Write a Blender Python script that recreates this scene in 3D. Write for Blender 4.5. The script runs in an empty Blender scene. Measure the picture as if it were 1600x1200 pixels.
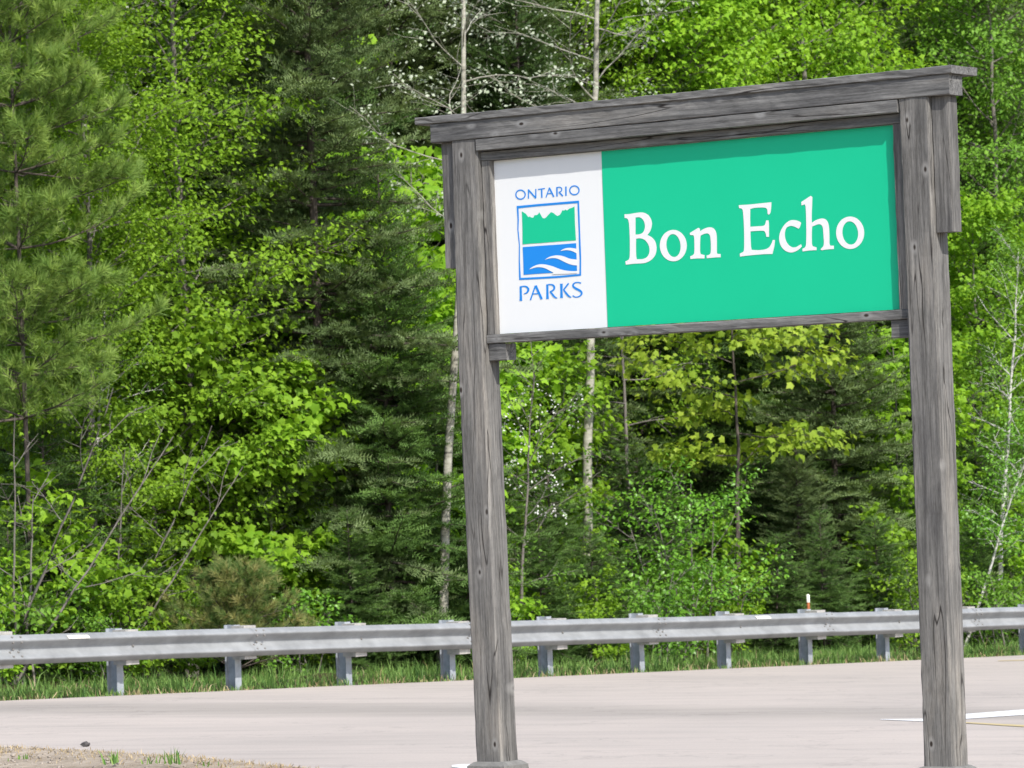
import bpy, math, random
import numpy as np
from mathutils import Matrix, Vector
from mathutils.geometry import tessellate_polygon

# ------------------------------------------------------------------ camera, sky, sun, exposure
SC = bpy.context.scene
COL = SC.collection
F = 6600.0                                   # focal length in photo pixels (photo 1600 x 1200)
PITCH, ROLL = math.radians(1.34), math.radians(2.06)
EYE = 1.49
cam_d = bpy.data.cameras.new('camera')
cam = bpy.data.objects.new('camera', cam_d)
COL.objects.link(cam)
cam_d.sensor_width = 36.0
cam_d.lens = F / 1600 * 36
cam_d.clip_start, cam_d.clip_end = 0.5, 3000
cam.matrix_world = (Matrix.Translation((0, 0, EYE)) @ Matrix.Rotation(math.pi / 2 + PITCH, 4, 'X')
                    @ Matrix.Rotation(-ROLL, 4, 'Z'))
SC.camera = cam
cam_d.dof.use_dof = True
cam_d.dof.focus_distance = 21.5
cam_d.dof.aperture_fstop = 15.0

SUN_AZ, SUN_EL = math.radians(26), math.radians(44)     # to the right of straight behind the camera
s_dir = Vector((math.sin(SUN_AZ) * math.cos(SUN_EL), -math.cos(SUN_AZ) * math.cos(SUN_EL), math.sin(SUN_EL)))
world = bpy.data.worlds.new('World')
SC.world = world
world.use_nodes = True
wn = world.node_tree
sky = wn.nodes.new('ShaderNodeTexSky')
sky.sky_type = 'NISHITA'
sky.sun_disc = False
sky.sun_elevation = SUN_EL
sky.sun_rotation = math.atan2(s_dir.x, s_dir.y)
sky.air_density, sky.dust_density, sky.ozone_density = 1.0, 1.5, 1.0
wn.links.new(sky.outputs[0], wn.nodes['Background'].inputs[0])
wn.nodes['Background'].inputs[1].default_value = 0.15
sun_d = bpy.data.lights.new('sun', 'SUN')
sun_d.energy, sun_d.angle, sun_d.color = 3.7, math.radians(0.6), (1.0, 0.95, 0.87)
sun = bpy.data.objects.new('sun', sun_d)
COL.objects.link(sun)
sun.rotation_euler = (-s_dir).to_track_quat('-Z', 'Y').to_euler()
sun.location = (10, -20, 30)
vs = SC.view_settings
vs.view_transform, vs.look, vs.exposure, vs.gamma = 'Standard', 'None', 0.52, 1.0
SC.cycles.max_bounces = 6
SC.cycles.diffuse_bounces = 4
SC.cycles.glossy_bounces = 2
SC.cycles.transparent_max_bounces = 8

# ------------------------------------------------------------------ photo pixel -> direction, place
def ray(px, py):
    a0, b0 = px - 800, py - 600
    c, s = math.cos(ROLL), math.sin(ROLL)
    a, b = c * a0 - s * b0, s * a0 + c * b0
    cp, sp = math.cos(PITCH), math.sin(PITCH)
    v = -b / F
    return Vector((a / F, cp - v * sp, sp + v * cp))       # per metre of depth

RAIL0 = Vector((-4.43, 46.03, EYE - 2.163))                # first guard rail post in view, its ground point
RH, RCV, RGZ = math.radians(51.5), 0.0011, -0.031          # heading, bend and fall of the rail line
RD = Vector((math.cos(RH + .01), math.sin(RH + .01)))
RN = Vector((-RD.y, RD.x))                                 # away from the road, into the forest
CROSS = 0.008                                              # the road falls slightly from the rail towards the viewer
PB = RGZ * RD.x + CROSS * RN.x
PC = RGZ * RD.y + CROSS * RN.y
CREST_X = (-40, -12, -3.1, -1.4, -0.1, 2.3, 6, 40)         # brow of the bank that carries the sign
CREST_Y = (40, 32, 25.6, 23.45, 22.25, 20.85, 18.9, 6)
PA = RAIL0.z - PB * RAIL0.x - PC * RAIL0.y

def plane(x, y):
    return PA + PB * x + PC * y

def behind(x, y):
    return (x - RAIL0.x) * RN.x + (y - RAIL0.y) * RN.y

def gz(x, y):
    k = (y - float(np.interp(x, CREST_X, CREST_Y))) * 0.77
    z0 = float(np.interp(x, (-1.9, -0.5), (-0.028, -0.10)))
    z = max(plane(x, y), z0 - 0.30 * k) if k > 0 else z0
    d = behind(x, y)
    if d > 5:
        t = d - 5
        z = plane(x, y) + 0.34 * t * t / (t + 5)
    return z

def on_verge(px, py):
    r = ray(px, py)
    p = r * (-EYE / r.z)
    return Vector((p.x, p.y, 0.0))

def on_ground(px, py):
    r = ray(px, py)
    # solve EYE + r.z*t = PA + PB*r.x*t + PC*r.y*t
    t = (PA - EYE) / (r.z - PB * r.x - PC * r.y)
    p = r * t
    return Vector((p.x, p.y, plane(p.x, p.y)))

def at_forest(px, d, py=1000):
    """ground point d metres behind the rail line, in the direction of a column of the photo"""
    r = ray(px, py)
    den = r.x * RN.x + r.y * RN.y
    t = (d + RAIL0.x * RN.x + RAIL0.y * RN.y) / den
    p = r * t
    return Vector((p.x, p.y, gz(p.x, p.y)))

# ------------------------------------------------------------------ helpers
def tag(o, label=None, cat=None, group=None, kind=None):
    if label: o['label'] = label
    if cat: o['category'] = cat
    if group: o['group'] = group
    if kind: o['kind'] = kind
    return o

def empty(name, loc=(0, 0, 0), rz=0.0):
    o = bpy.data.objects.new(name, None)
    o.empty_display_size = 0.2
    COL.objects.link(o)
    o.location = loc
    o.rotation_euler = (0, 0, rz)
    return o

def link(name, me, mat=None, parent=None):
    o = bpy.data.objects.new(name, me)
    COL.objects.link(o)
    if mat is not None and not me.materials:
        me.materials.append(mat)
    if parent is not None:
        o.parent = parent
    return o

def mesh_np(name, verts, faces, tint=None, smooth=False):
    """faces: (M,3) or (M,4) integer array"""
    verts = np.asarray(verts, np.float32)
    faces = np.asarray(faces, np.int32)
    me = bpy.data.meshes.new(name)
    n, k = faces.shape
    me.vertices.add(len(verts))
    me.vertices.foreach_set('co', verts.ravel())
    me.loops.add(n * k)
    me.loops.foreach_set('vertex_index', faces.ravel())
    me.polygons.add(n)
    me.polygons.foreach_set('loop_start', np.arange(0, n * k, k, dtype=np.int32))
    if smooth:
        me.polygons.foreach_set('use_smooth', np.ones(n, dtype=bool))
    me.update(calc_edges=True)
    if tint is not None:
        at = me.attributes.new('tint', 'FLOAT', 'POINT')
        at.data.foreach_set('value', np.asarray(tint, np.float32))
    return me

def pydata(name, verts, faces, smooth=False):
    me = bpy.data.meshes.new(name)
    me.from_pydata([tuple(v) for v in verts], [], faces)
    if smooth:
        for p in me.polygons: p.use_smooth = True
    me.update()
    return me

def nrm(a):
    return a / np.maximum(np.linalg.norm(a, axis=-1, keepdims=True), 1e-9)

class Tubes:
    """collects tapered round limbs as quads"""
    def __init__(self):
        self.v, self.f, self.n = [], [], 0
    def add(self, pts, rad, sides=6):
        pts = np.asarray(pts, float)
        rad = np.asarray(rad, float)
        m = len(pts)
        t = nrm(np.gradient(pts, axis=0))
        ref = np.where(np.abs(t[:, 2:3]) > 0.9, np.array([[1., 0, 0]]), np.array([[0, 0, 1.]]))
        a = nrm(np.cross(t, ref))
        b = np.cross(t, a)
        ang = np.linspace(0, 2 * np.pi, sides, endpoint=False)
        ring = (a[:, None] * np.cos(ang)[None, :, None] + b[:, None] * np.sin(ang)[None, :, None])
        v = pts[:, None] + ring * rad[:, None, None]
        self.v.append(v.reshape(-1, 3))
        i = np.arange(m - 1)[:, None] * sides
        j = np.arange(sides)[None, :]
        k = (j + 1) % sides
        q = np.stack([i + j, i + k, i + sides + k, i + sides + j], -1).reshape(-1, 4) + self.n
        self.f.append(q)
        self.n += m * sides
    def mesh(self, name):
        return mesh_np(name, np.concatenate(self.v), np.concatenate(self.f), smooth=True)

# ------------------------------------------------------------------ materials
def new_mat(name):
    m = bpy.data.materials.new(name)
    m.use_nodes = True
    nt = m.node_tree
    return m, nt, nt.nodes['Principled BSDF']

def node(nt, kind, **kw):
    n = nt.nodes.new(kind)
    for k, v in kw.items():
        if k.startswith('i_'):
            key = k[2:]
            n.inputs[int(key) if key.isdigit() else key].default_value = v
        else:
            setattr(n, k, v)
    return n

def ramp(nt, stops, src=None):
    r = nt.nodes.new('ShaderNodeValToRGB')
    el = r.color_ramp.elements
    while len(el) < len(stops): el.new(0.5)
    for e, (p, c) in zip(el, stops):
        e.position = p
        e.color = (*c, 1) if len(c) == 3 else c
    if src is not None: nt.links.new(src, r.inputs[0])
    return r

def mixc(nt, fac, a, b, mode='MIX'):
    m = nt.nodes.new('ShaderNodeMix')
    m.data_type = 'RGBA'
    m.blend_type = mode
    for sock, val in ((m.inputs[0], fac), (m.inputs[6], a), (m.inputs[7], b)):
        if hasattr(val, 'is_output'): nt.links.new(val, sock)
        elif isinstance(val, (int, float)): sock.default_value = val
        else: sock.default_value = (*val, 1)
    return m.outputs[2]

def mat_leaf(name, dark, light, trans=0.3, tcol=None, rough=0.55, spec=0.22):
    m, nt, b = new_mat(name)
    at = node(nt, 'ShaderNodeAttribute', attribute_name='tint')
    oi = node(nt, 'ShaderNodeObjectInfo')
    mid = tuple((a + c) / 2 for a, c in zip(dark, light))
    r = ramp(nt, [(0.0, dark), (0.55, mid), (1.0, light)], at.outputs['Fac'])
    hs = node(nt, 'ShaderNodeHueSaturation')
    mr = node(nt, 'ShaderNodeMapRange', i_3=0.98, i_4=1.27)
    nt.links.new(oi.outputs['Random'], mr.inputs[0])
    nt.links.new(mr.outputs[0], hs.inputs['Value'])
    nt.links.new(r.outputs[0], hs.inputs['Color'])
    nt.links.new(hs.outputs[0], b.inputs['Base Color'])
    b.inputs['Roughness'].default_value = rough
    b.inputs['Specular IOR Level'].default_value = spec
    if trans > 0:
        tr = node(nt, 'ShaderNodeBsdfTranslucent')
        tc = mixc(nt, 1.0, hs.outputs[0], tcol or (1.25, 1.2, 0.6), 'MULTIPLY')
        nt.links.new(tc, tr.inputs[0])
        mx = node(nt, 'ShaderNodeMixShader', i_0=trans)
        nt.links.new(b.outputs[0], mx.inputs[1])
        nt.links.new(tr.outputs[0], mx.inputs[2])
        nt.links.new(mx.outputs[0], nt.nodes['Material Output'].inputs[0])
    return m

def mat_bark(name, c1, c2, c3=None, scale=6.0, rings=False):
    m, nt, b = new_mat(name)
    tc = node(nt, 'ShaderNodeTexCoord')
    mp = node(nt, 'ShaderNodeMapping')
    mp.inputs['Scale'].default_value = (1, 1, 3.0) if rings else (3, 3, 0.7)
    nt.links.new(tc.outputs['Object'], mp.inputs[0])
    n1 = node(nt, 'ShaderNodeTexNoise', i_Scale=scale, i_Detail=6.0, i_Roughness=0.65)
    nt.links.new(mp.outputs[0], n1.inputs['Vector'])
    stops = [(0.36, c1), (0.6, c2)] if c3 is None else [(0.33, c3), (0.42, c1), (0.65, c2)]
    r = ramp(nt, stops, n1.outputs[0])
    nt.links.new(r.outputs[0], b.inputs['Base Color'])
    b.inputs['Roughness'].default_value = 0.85
    b.inputs['Specular IOR Level'].default_value = 0.2
    bp = node(nt, 'ShaderNodeBump', i_Strength=0.5, i_Distance=0.02)
    nt.links.new(n1.outputs[0], bp.inputs['Height'])
    nt.links.new(bp.outputs[0], b.inputs['Normal'])
    return m

def mat_wood(name, axis, base=(0.158, 0.159, 0.159), seed=0.0):
    """weathered grey timber, grain along one local axis"""
    m, nt, b = new_mat(name)
    L = nt.links.new
    tc = node(nt, 'ShaderNodeTexCoord')
    oi = node(nt, 'ShaderNodeObjectInfo')
    off = node(nt, 'ShaderNodeVectorMath', operation='SCALE')
    cmb = node(nt, 'ShaderNodeCombineXYZ', i_0=7.0, i_1=13.0, i_2=5.0)
    L(cmb.outputs[0], off.inputs[0]); L(oi.outputs['Random'], off.inputs['Scale'])
    add = node(nt, 'ShaderNodeVectorMath', operation='ADD')
    L(tc.outputs['Object'], add.inputs[0]); L(off.outputs[0], add.inputs[1])
    def mapped(k_along, k_across):
        mp = node(nt, 'ShaderNodeMapping')
        s = [k_across] * 3
        s[axis] = k_along
        mp.inputs['Scale'].default_value = s
        L(add.outputs[0], mp.inputs[0])
        return mp.outputs[0]
    # knots: sparse cells; they also bend the grain
    vo = node(nt, 'ShaderNodeTexVoronoi', i_Scale=1.0, i_Randomness=1.0)
    kmp = node(nt, 'ShaderNodeMapping')
    kmp.inputs['Scale'].default_value = (4.6, 0.5, 8.5) if axis == 0 else (8.0, 1.6, 4.4)
    L(add.outputs[0], kmp.inputs[0])
    L(kmp.outputs[0], vo.inputs['Vector'])
    pick = ramp(nt, [(0.30, (0, 0, 0)), (0.34, (1, 1, 1))], vo.outputs['Color'])
    kn = ramp(nt, [(0.0, (1, 1, 1)), (0.045, (1, 1, 1)), (0.075, (0, 0, 0))], vo.outputs['Distance'])
    hl = ramp(nt, [(0.05, (0, 0, 0)), (0.10, (1, 1, 1)), (0.20, (0, 0, 0))], vo.outputs['Distance'])
    knot = node(nt, 'ShaderNodeMath', operation='MULTIPLY')
    L(kn.outputs[0], knot.inputs[0]); L(pick.outputs[0], knot.inputs[1])
    halo = node(nt, 'ShaderNodeMath', operation='MULTIPLY')
    L(hl.outputs[0], halo.inputs[0]); L(pick.outputs[0], halo.inputs[1])
    # warp
    wob = node(nt, 'ShaderNodeTexNoise', i_Scale=1.0, i_Detail=2.0)
    L(mapped(2.0, 5.0), wob.inputs['Vector'])
    wadd = node(nt, 'ShaderNodeVectorMath', operation='MULTIPLY_ADD')
    L(wob.outputs['Color'], wadd.inputs[0])
    wadd.inputs[1].default_value = (1.6, 1.6, 1.6)
    L(mapped(2.2, 70.0), wadd.inputs[2])
    grain = node(nt, 'ShaderNodeTexNoise', i_Scale=1.0, i_Detail=7.0, i_Roughness=0.7)
    L(wadd.outputs[0], grain.inputs['Vector'])
    fine = node(nt, 'ShaderNodeTexNoise', i_Scale=1.0, i_Detail=4.0, i_Roughness=0.7)
    L(mapped(28.0, 260.0), fine.inputs['Vector'])
    blot = node(nt, 'ShaderNodeTexNoise', i_Scale=1.0, i_Detail=5.0, i_Roughness=0.6)
    L(mapped(1.3, 7.0), blot.inputs['Vector'])
    g = ramp(nt, [(0.30, tuple(c * 0.46 for c in base)), (0.5, base), (0.70, tuple(min(1, c * 1.55) for c in base))],
             grain.outputs[0])
    bl = ramp(nt, [(0.32, (0.58, 0.58, 0.60)), (0.52, (1.0, 0.99, 0.98)), (0.70, (1.45, 1.38, 1.30))], blot.outputs[0])
    c = mixc(nt, 1.0, g.outputs[0], bl.outputs[0], 'MULTIPLY')
    fr = ramp(nt, [(0.3, (0.72, 0.72, 0.72)), (0.6, (1.12, 1.12, 1.12))], fine.outputs[0])
    c = mixc(nt, 0.8, c, fr.outputs[0], 'MULTIPLY')
    hm = node(nt, 'ShaderNodeMath', operation='MULTIPLY', i_1=0.5)
    L(halo.outputs[0], hm.inputs[0])
    c = mixc(nt, hm.outputs[0], c, tuple(min(1, k * 2.0) for k in base))
    c = mixc(nt, knot.outputs[0], c, (0.035, 0.028, 0.024))
    # drying cracks: thin ridges of very stretched noise
    ck = node(nt, 'ShaderNodeTexNoise', i_Scale=1.0, i_Detail=2.0, i_Roughness=0.4)
    L(mapped(0.75, 11.0), ck.inputs['Vector'])
    cr = ramp(nt, [(0.490, (0, 0, 0)), (0.4975, (1, 1, 1)), (0.5025, (1, 1, 1)), (0.51, (0, 0, 0))], ck.outputs[0])
    msk = ramp(nt, [(0.46, (0, 0, 0)), (0.54, (1, 1, 1))], blot.outputs[0])
    cm = node(nt, 'ShaderNodeMath', operation='MULTIPLY')
    L(cr.outputs[0], cm.inputs[0]); L(msk.outputs[0], cm.inputs[1])
    c = mixc(nt, cm.outputs[0], c, (0.03, 0.027, 0.026))
    L(c, b.inputs['Base Color'])
    b.inputs['Roughness'].default_value = 0.9
    b.inputs['Specular IOR Level'].default_value = 0.15
    hsum = node(nt, 'ShaderNodeMath', operation='SUBTRACT')
    L(grain.outputs[0], hsum.inputs[0]); L(cm.outputs[0], hsum.inputs[1])
    bp = node(nt, 'ShaderNodeBump', i_Strength=0.35, i_Distance=0.003)
    L(hsum.outputs[0], bp.inputs['Height'])
    L(bp.outputs[0], b.inputs['Normal'])
    return m

def mat_flat(name, col, rough=0.5, metal=0.0, var=0.0, scale=8.0, spec=0.4, bump=0.0):
    m, nt, b = new_mat(name)
    b.inputs['Roughness'].default_value = rough
    b.inputs['Metallic'].default_value = metal
    b.inputs['Specular IOR Level'].default_value = spec
    if var > 0:
        tc = node(nt, 'ShaderNodeTexCoord')
        n1 = node(nt, 'ShaderNodeTexNoise', i_Scale=scale, i_Detail=6.0, i_Roughness=0.65)
        nt.links.new(tc.outputs['Object'], n1.inputs['Vector'])
        r = ramp(nt, [(0.3, tuple(c * (1 - var) for c in col)), (0.7, tuple(min(1, c * (1 + var)) for c in col))], n1.outputs[0])
        nt.links.new(r.outputs[0], b.inputs['Base Color'])
        if bump:
            bp = node(nt, 'ShaderNodeBump', i_Strength=bump, i_Distance=0.02)
            nt.links.new(n1.outputs[0], bp.inputs['Height'])
            nt.links.new(bp.outputs[0], b.inputs['Normal'])
    else:
        b.inputs['Base Color'].default_value = (*col, 1)
    return m

M = {}
M['wood_x'] = mat_wood('weathered_wood_long', 0)
M['wood_z'] = mat_wood('weathered_wood_upright', 2, (0.164, 0.161, 0.156))
M['white_panel'] = mat_flat('white_sheeting', (0.765, 0.785, 0.80), 0.45, var=0.015, scale=2)
M['green'] = mat_flat('green_sheeting', (0.006, 0.52, 0.275), 0.42, var=0.02, scale=2)
M['blue'] = mat_flat('blue_print', (0.012, 0.24, 0.74), 0.45)
M['print_white'] = mat_flat('white_print', (0.78, 0.795, 0.81), 0.45)
M['concrete'] = mat_flat('concrete', (0.17, 0.168, 0.16), 0.9, var=0.25, scale=14, bump=0.4)
M['galv'] = mat_flat('galvanised_steel', (0.27, 0.28, 0.288), 0.55, metal=0.05, var=0.22, scale=3.2)
M['galv_post'] = mat_flat('dull_galvanised_post', (0.36, 0.39, 0.43), 0.6, metal=0.15, var=0.2, scale=9)
M['block'] = mat_flat('weathered_block', (0.40, 0.385, 0.36), 0.9, var=0.25, scale=12, bump=0.3)
M['bolt'] = mat_flat('bolt_steel', (0.22, 0.21, 0.20), 0.6, metal=0.5)
M['cream'] = mat_flat('cream_reflector', (0.78, 0.74, 0.66), 0.5)
M['rust'] = mat_flat('rusty_steel', (0.40, 0.13, 0.05), 0.8, var=0.3, scale=20)
M['line_white'] = mat_flat('road_paint_white', (0.74, 0.74, 0.74), 0.7, var=0.06, scale=6)
M['line_yellow'] = mat_flat('road_paint_yellow', (0.52, 0.42, 0.22), 0.8, var=0.12, scale=6)
M['stone'] = mat_flat('dark_stone', (0.07, 0.065, 0.065), 0.9, var=0.3, scale=40)
M['pebble'] = mat_flat('pebble', (0.30, 0.26, 0.22), 0.9, var=0.4, scale=3)

M['maple'] = mat_leaf('maple_leaf', (0.105, 0.215, 0.014), (0.270, 0.440, 0.034), 0.40)
M['maple_bright'] = mat_leaf('bright_maple_leaf', (0.125, 0.270, 0.016), (0.290, 0.480, 0.036), 0.40)
M['maple_yellow'] = mat_leaf('yellow_maple_leaf', (0.150, 0.255, 0.022), (0.340, 0.440, 0.052), 0.40)
M['broad_mid'] = mat_leaf('mid_green_leaf', (0.070, 0.170, 0.018), (0.180, 0.340, 0.040), 0.30)
M['poplar'] = mat_leaf('glossy_green_leaf', (0.075, 0.200, 0.016), (0.180, 0.380, 0.034), 0.30, rough=0.38, spec=0.5)
M['silver'] = mat_leaf('silvery_young_leaf', (0.26, 0.32, 0.20), (0.50, 0.54, 0.44), 0.25, tcol=(1, 1, 0.85))
M['blossom'] = mat_leaf('white_blossom', (0.55, 0.57, 0.53), (0.74, 0.74, 0.72), 0.2, tcol=(1, 1, 1))
M['fir'] = mat_leaf('fir_needles', (0.050, 0.105, 0.026), (0.165, 0.275, 0.070), 0.22, rough=0.5)
M['fir_dark'] = mat_leaf('dark_fir_needles', (0.040, 0.085, 0.022), (0.120, 0.200, 0.055), 0.22)
M['spruce'] = mat_leaf('grey_green_spruce_needles', (0.070, 0.115, 0.040), (0.215, 0.290, 0.115), 0.22)
M['pine'] = mat_leaf('pine_needles', (0.100, 0.180, 0.034), (0.260, 0.365, 0.085), 0.28)
M['pine_brown'] = mat_leaf('browned_pine_needles', (0.085, 0.165, 0.040), (0.300, 0.285, 0.105), 0.24)
M['grass'] = mat_leaf('grass_blades', (0.060, 0.150, 0.030), (0.230, 0.360, 0.095), 0.28)
M['straw'] = mat_leaf('dry_straw', (0.30, 0.22, 0.11), (0.52, 0.42, 0.26), 0.2, tcol=(1, 1, 0.9))
M['bark_grey'] = mat_bark('grey_bark', (0.10, 0.09, 0.08), (0.22, 0.20, 0.18))
M['bark_dark'] = mat_bark('dark_bark', (0.045, 0.038, 0.032), (0.12, 0.10, 0.085))
M['bark_aspen'] = mat_bark('aspen_bark', (0.26, 0.25, 0.205), (0.42, 0.41, 0.35), (0.08, 0.075, 0.065), 5.0, True)
M['bark_birch'] = mat_bark('birch_bark', (0.50, 0.49, 0.46), (0.66, 0.65, 0.62), (0.07, 0.065, 0.06), 7.0, True)

def mat_road():
    m, nt, b = new_mat('pale_asphalt')
    L = nt.links.new
    tc = node(nt, 'ShaderNodeTexCoord')
    n1 = node(nt, 'ShaderNodeTexNoise', i_Scale=55.0, i_Detail=5.0, i_Roughness=0.8)
    n2 = node(nt, 'ShaderNodeTexNoise', i_Scale=0.35, i_Detail=5.0, i_Roughness=0.6)
    vo = node(nt, 'ShaderNodeTexVoronoi', i_Scale=4.0)
    sx = node(nt, 'ShaderNodeSeparateXYZ')
    L(tc.outputs['Object'], sx.inputs[0])
    # wheel-polished lane: position across the road (object axis), edges broken by noise
    mp = node(nt, 'ShaderNodeMapping')
    mp.inputs['Rotation'].default_value = (0, 0, -LANE_A)
    mp.inputs['Scale'].default_value = (0.05, 0.6, 1)
    L(tc.outputs['Object'], mp.inputs[0])
    n3 = node(nt, 'ShaderNodeTexNoise', i_Scale=1.0, i_Detail=5.0, i_Roughness=0.65)
    L(mp.outputs[0], n3.inputs['Vector'])
    for n in (n1, n2, vo): L(tc.outputs['Object'], n.inputs['Vector'])
    base = ramp(nt, [(0.25, (0.39, 0.345, 0.312)), (0.5, (0.462, 0.412, 0.374)), (0.78, (0.525, 0.472, 0.430))], n1.outputs[0])
    mp2 = node(nt, 'ShaderNodeMapping')
    mp2.inputs['Rotation'].default_value = (0, 0, -LANE_A)
    mp2.inputs['Scale'].default_value = (0.5, 2.6, 1)
    L(tc.outputs['Object'], mp2.inputs[0])
    n4 = node(nt, 'ShaderNodeTexNoise', i_Scale=1.0, i_Detail=9.0, i_Roughness=0.72)
    L(mp2.outputs[0], n4.inputs['Vector'])
    streak = ramp(nt, [(0.30, (0.86, 0.86, 0.86)), (0.5, (1, 1, 1)), (0.72, (1.07, 1.06, 1.05))], n4.outputs[0])
    ck = node(nt, 'ShaderNodeTexNoise', i_Scale=0.22, i_Detail=7.0, i_Roughness=0.6)
    L(tc.outputs['Object'], ck.inputs['Vector'])
    crack = ramp(nt, [(0.4955, (0, 0, 0)), (0.499, (1, 1, 1)), (0.501, (1, 1, 1)), (0.5045, (0, 0, 0))], ck.outputs[0])
    big = ramp(nt, [(0.3, (0.91, 0.91, 0.91)), (0.7, (1.06, 1.05, 1.04))], n2.outputs[0])
    c = mixc(nt, 1.0, base.outputs[0], big.outputs[0], 'MULTIPLY')
    c = mixc(nt, 1.0, c, streak.outputs[0], 'MULTIPLY')
    cf = node(nt, 'ShaderNodeMath', operation='MULTIPLY', i_1=0.30)
    L(crack.outputs[0], cf.inputs[0])
    c = mixc(nt, cf.outputs[0], c, (0.16, 0.145, 0.135))
    dot = node(nt, 'ShaderNodeVectorMath', operation='DOT_PRODUCT')
    L(tc.outputs['Object'], dot.inputs[0])
    dot.inputs[1].default_value = (-math.sin(LANE_A), math.cos(LANE_A), 0)
    dd = node(nt, 'ShaderNodeMath', operation='SUBTRACT', i_1=LANE_O)
    L(dot.outputs['Value'], dd.inputs[0])
    wob = node(nt, 'ShaderNodeMath', operation='MULTIPLY_ADD', i_1=3.0, i_2=-1.5)
    L(n3.outputs[0], wob.inputs[0])
    d2 = node(nt, 'ShaderNodeMath', operation='ADD')
    L(dd.outputs[0], d2.inputs[0]); L(wob.outputs[0], d2.inputs[1])
    ab = node(nt, 'ShaderNodeMath', operation='ABSOLUTE')
    L(d2.outputs[0], ab.inputs[0])
    lane = ramp(nt, [(0.0, (1, 1, 1)), (0.35, (0.8, 0.8, 0.8)), (0.8, (0, 0, 0))])
    sc = node(nt, 'ShaderNodeMath', operation='DIVIDE', i_1=LANE_W)
    L(ab.outputs[0], sc.inputs[0]); L(sc.outputs[0], lane.inputs[0])
    lm = node(nt, 'ShaderNodeMath', operation='MULTIPLY', i_1=1.0)
    L(lane.outputs[0], lm.inputs[0])
    c2 = mixc(nt, 1.0, c, (0.78, 0.79, 0.785), 'MULTIPLY')
    c = mixc(nt, lm.outputs[0], c, c2)
    spot = ramp(nt, [(0.0, (1, 1, 1)), (0.035, (1, 1, 1)), (0.06, (0, 0, 0))], vo.outputs['Distance'])
    sm = node(nt, 'ShaderNodeMath', operation='MULTIPLY', i_1=0.6)
    L(spot.outputs[0], sm.inputs[0])
    c = mixc(nt, sm.outputs[0], c, (0.10, 0.09, 0.085))
    L(c, b.inputs['Base Color'])
    b.inputs['Roughness'].default_value = 0.85
    b.inputs['Specular IOR Level'].default_value = 0.25
    bp = node(nt, 'ShaderNodeBump', i_Strength=0.4, i_Distance=0.004)
    L(n1.outputs[0], bp.inputs['Height'])
    L(bp.outputs[0], b.inputs['Normal'])
    return m

def mat_dirt(name, stops, s1=18.0):
    m, nt, b = new_mat(name)
    tc = node(nt, 'ShaderNodeTexCoord')
    n1 = node(nt, 'ShaderNodeTexNoise', i_Scale=s1, i_Detail=8.0, i_Roughness=0.75)
    n2 = node(nt, 'ShaderNodeTexNoise', i_Scale=1.1, i_Detail=5.0, i_Roughness=0.6)
    nt.links.new(tc.outputs['Object'], n1.inputs['Vector'])
    nt.links.new(tc.outputs['Object'], n2.inputs['Vector'])
    r = ramp(nt, stops, n1.outputs[0])
    bl = ramp(nt, [(0.3, (0.75, 0.72, 0.68)), (0.7, (1.12, 1.1, 1.08))], n2.outputs[0])
    c = mixc(nt, 1.0, r.outputs[0], bl.outputs[0], 'MULTIPLY')
    nt.links.new(c, b.inputs['Base Color'])
    b.inputs['Roughness'].default_value = 0.95
    b.inputs['Specular IOR Level'].default_value = 0.1
    bp = node(nt, 'ShaderNodeBump', i_Strength=0.8, i_Distance=0.03)
    nt.links.new(n1.outputs[0], bp.inputs['Height'])
    nt.links.new(bp.outputs[0], b.inputs['Normal'])
    return m

lp, lq = on_ground(60, 1109), on_ground(1330, 1116)
LANE_A = math.atan2(lq.y - lp.y, lq.x - lp.x)
LANE_O = -math.sin(LANE_A) * lp.x + math.cos(LANE_A) * lp.y
LANE_W = 2.6
M['road'] = mat_road()
M['verge'] = mat_dirt('sandy_verge', [(0.3, (0.25, 0.20, 0.15)), (0.5, (0.42, 0.36, 0.29)), (0.7, (0.52, 0.47, 0.40))], 9)
M['floor'] = mat_dirt('forest_floor', [(0.3, (0.03, 0.026, 0.016)), (0.5, (0.07, 0.06, 0.032)), (0.72, (0.10, 0.105, 0.04))], 9)

# ------------------------------------------------------------------ the ground, road and verge
def build_ground():
    xs = np.unique(np.concatenate([np.linspace(-300, -30, 14), np.arange(-30, -8, 1.0), np.arange(-8, 8, 0.5), np.arange(8, 36, 1.0), np.linspace(36, 300, 14)]))
    ys = np.unique(np.concatenate([np.linspace(-60, 12, 13), np.arange(12, 34, 0.5), np.arange(34, 110, 1.0), np.linspace(110, 420, 22)]))
    rnd = np.random.default_rng(3)
    V = []
    for y in ys:
        for x in xs:
            z = gz(x, y)
            d = behind(x, y)
            if d > 1.5: z += rnd.normal() * 0.05
            V.append((x, y, min(z, 75)))
    nx, ny = len(xs), len(ys)
    i, j = np.meshgrid(np.arange(ny - 1), np.arange(nx - 1), indexing='ij')
    a = (i * nx + j).ravel()
    me = mesh_np('ground', V, np.stack([a, a + 1, a + nx + 1, a + nx], -1), smooth=True)
    tag(link('ground', me, M['floor']), kind='structure')
build_ground()

near_px = [(0, 1167), (60, 1169), (130, 1172), (200, 1175.5), (290, 1182), (400, 1190), (520, 1198), (700, 1206)]
near_edge = [on_verge(*p) for p in near_px]
crest_line = [Vector((x, float(np.interp(x, CREST_X, CREST_Y)), 0)) for x in np.arange(-14, 20.1, 0.5)]
near_line = [p + Vector((0.4, 3.4, 0)) for p in crest_line]

def resample(pts, step):
    out = [pts[0].copy()]
    for a, b in zip(pts, pts[1:]):
        n = max(1, int((b - a).length / step))
        for k in range(1, n + 1): out.append(a.lerp(b, k / n))
    return out

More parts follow.
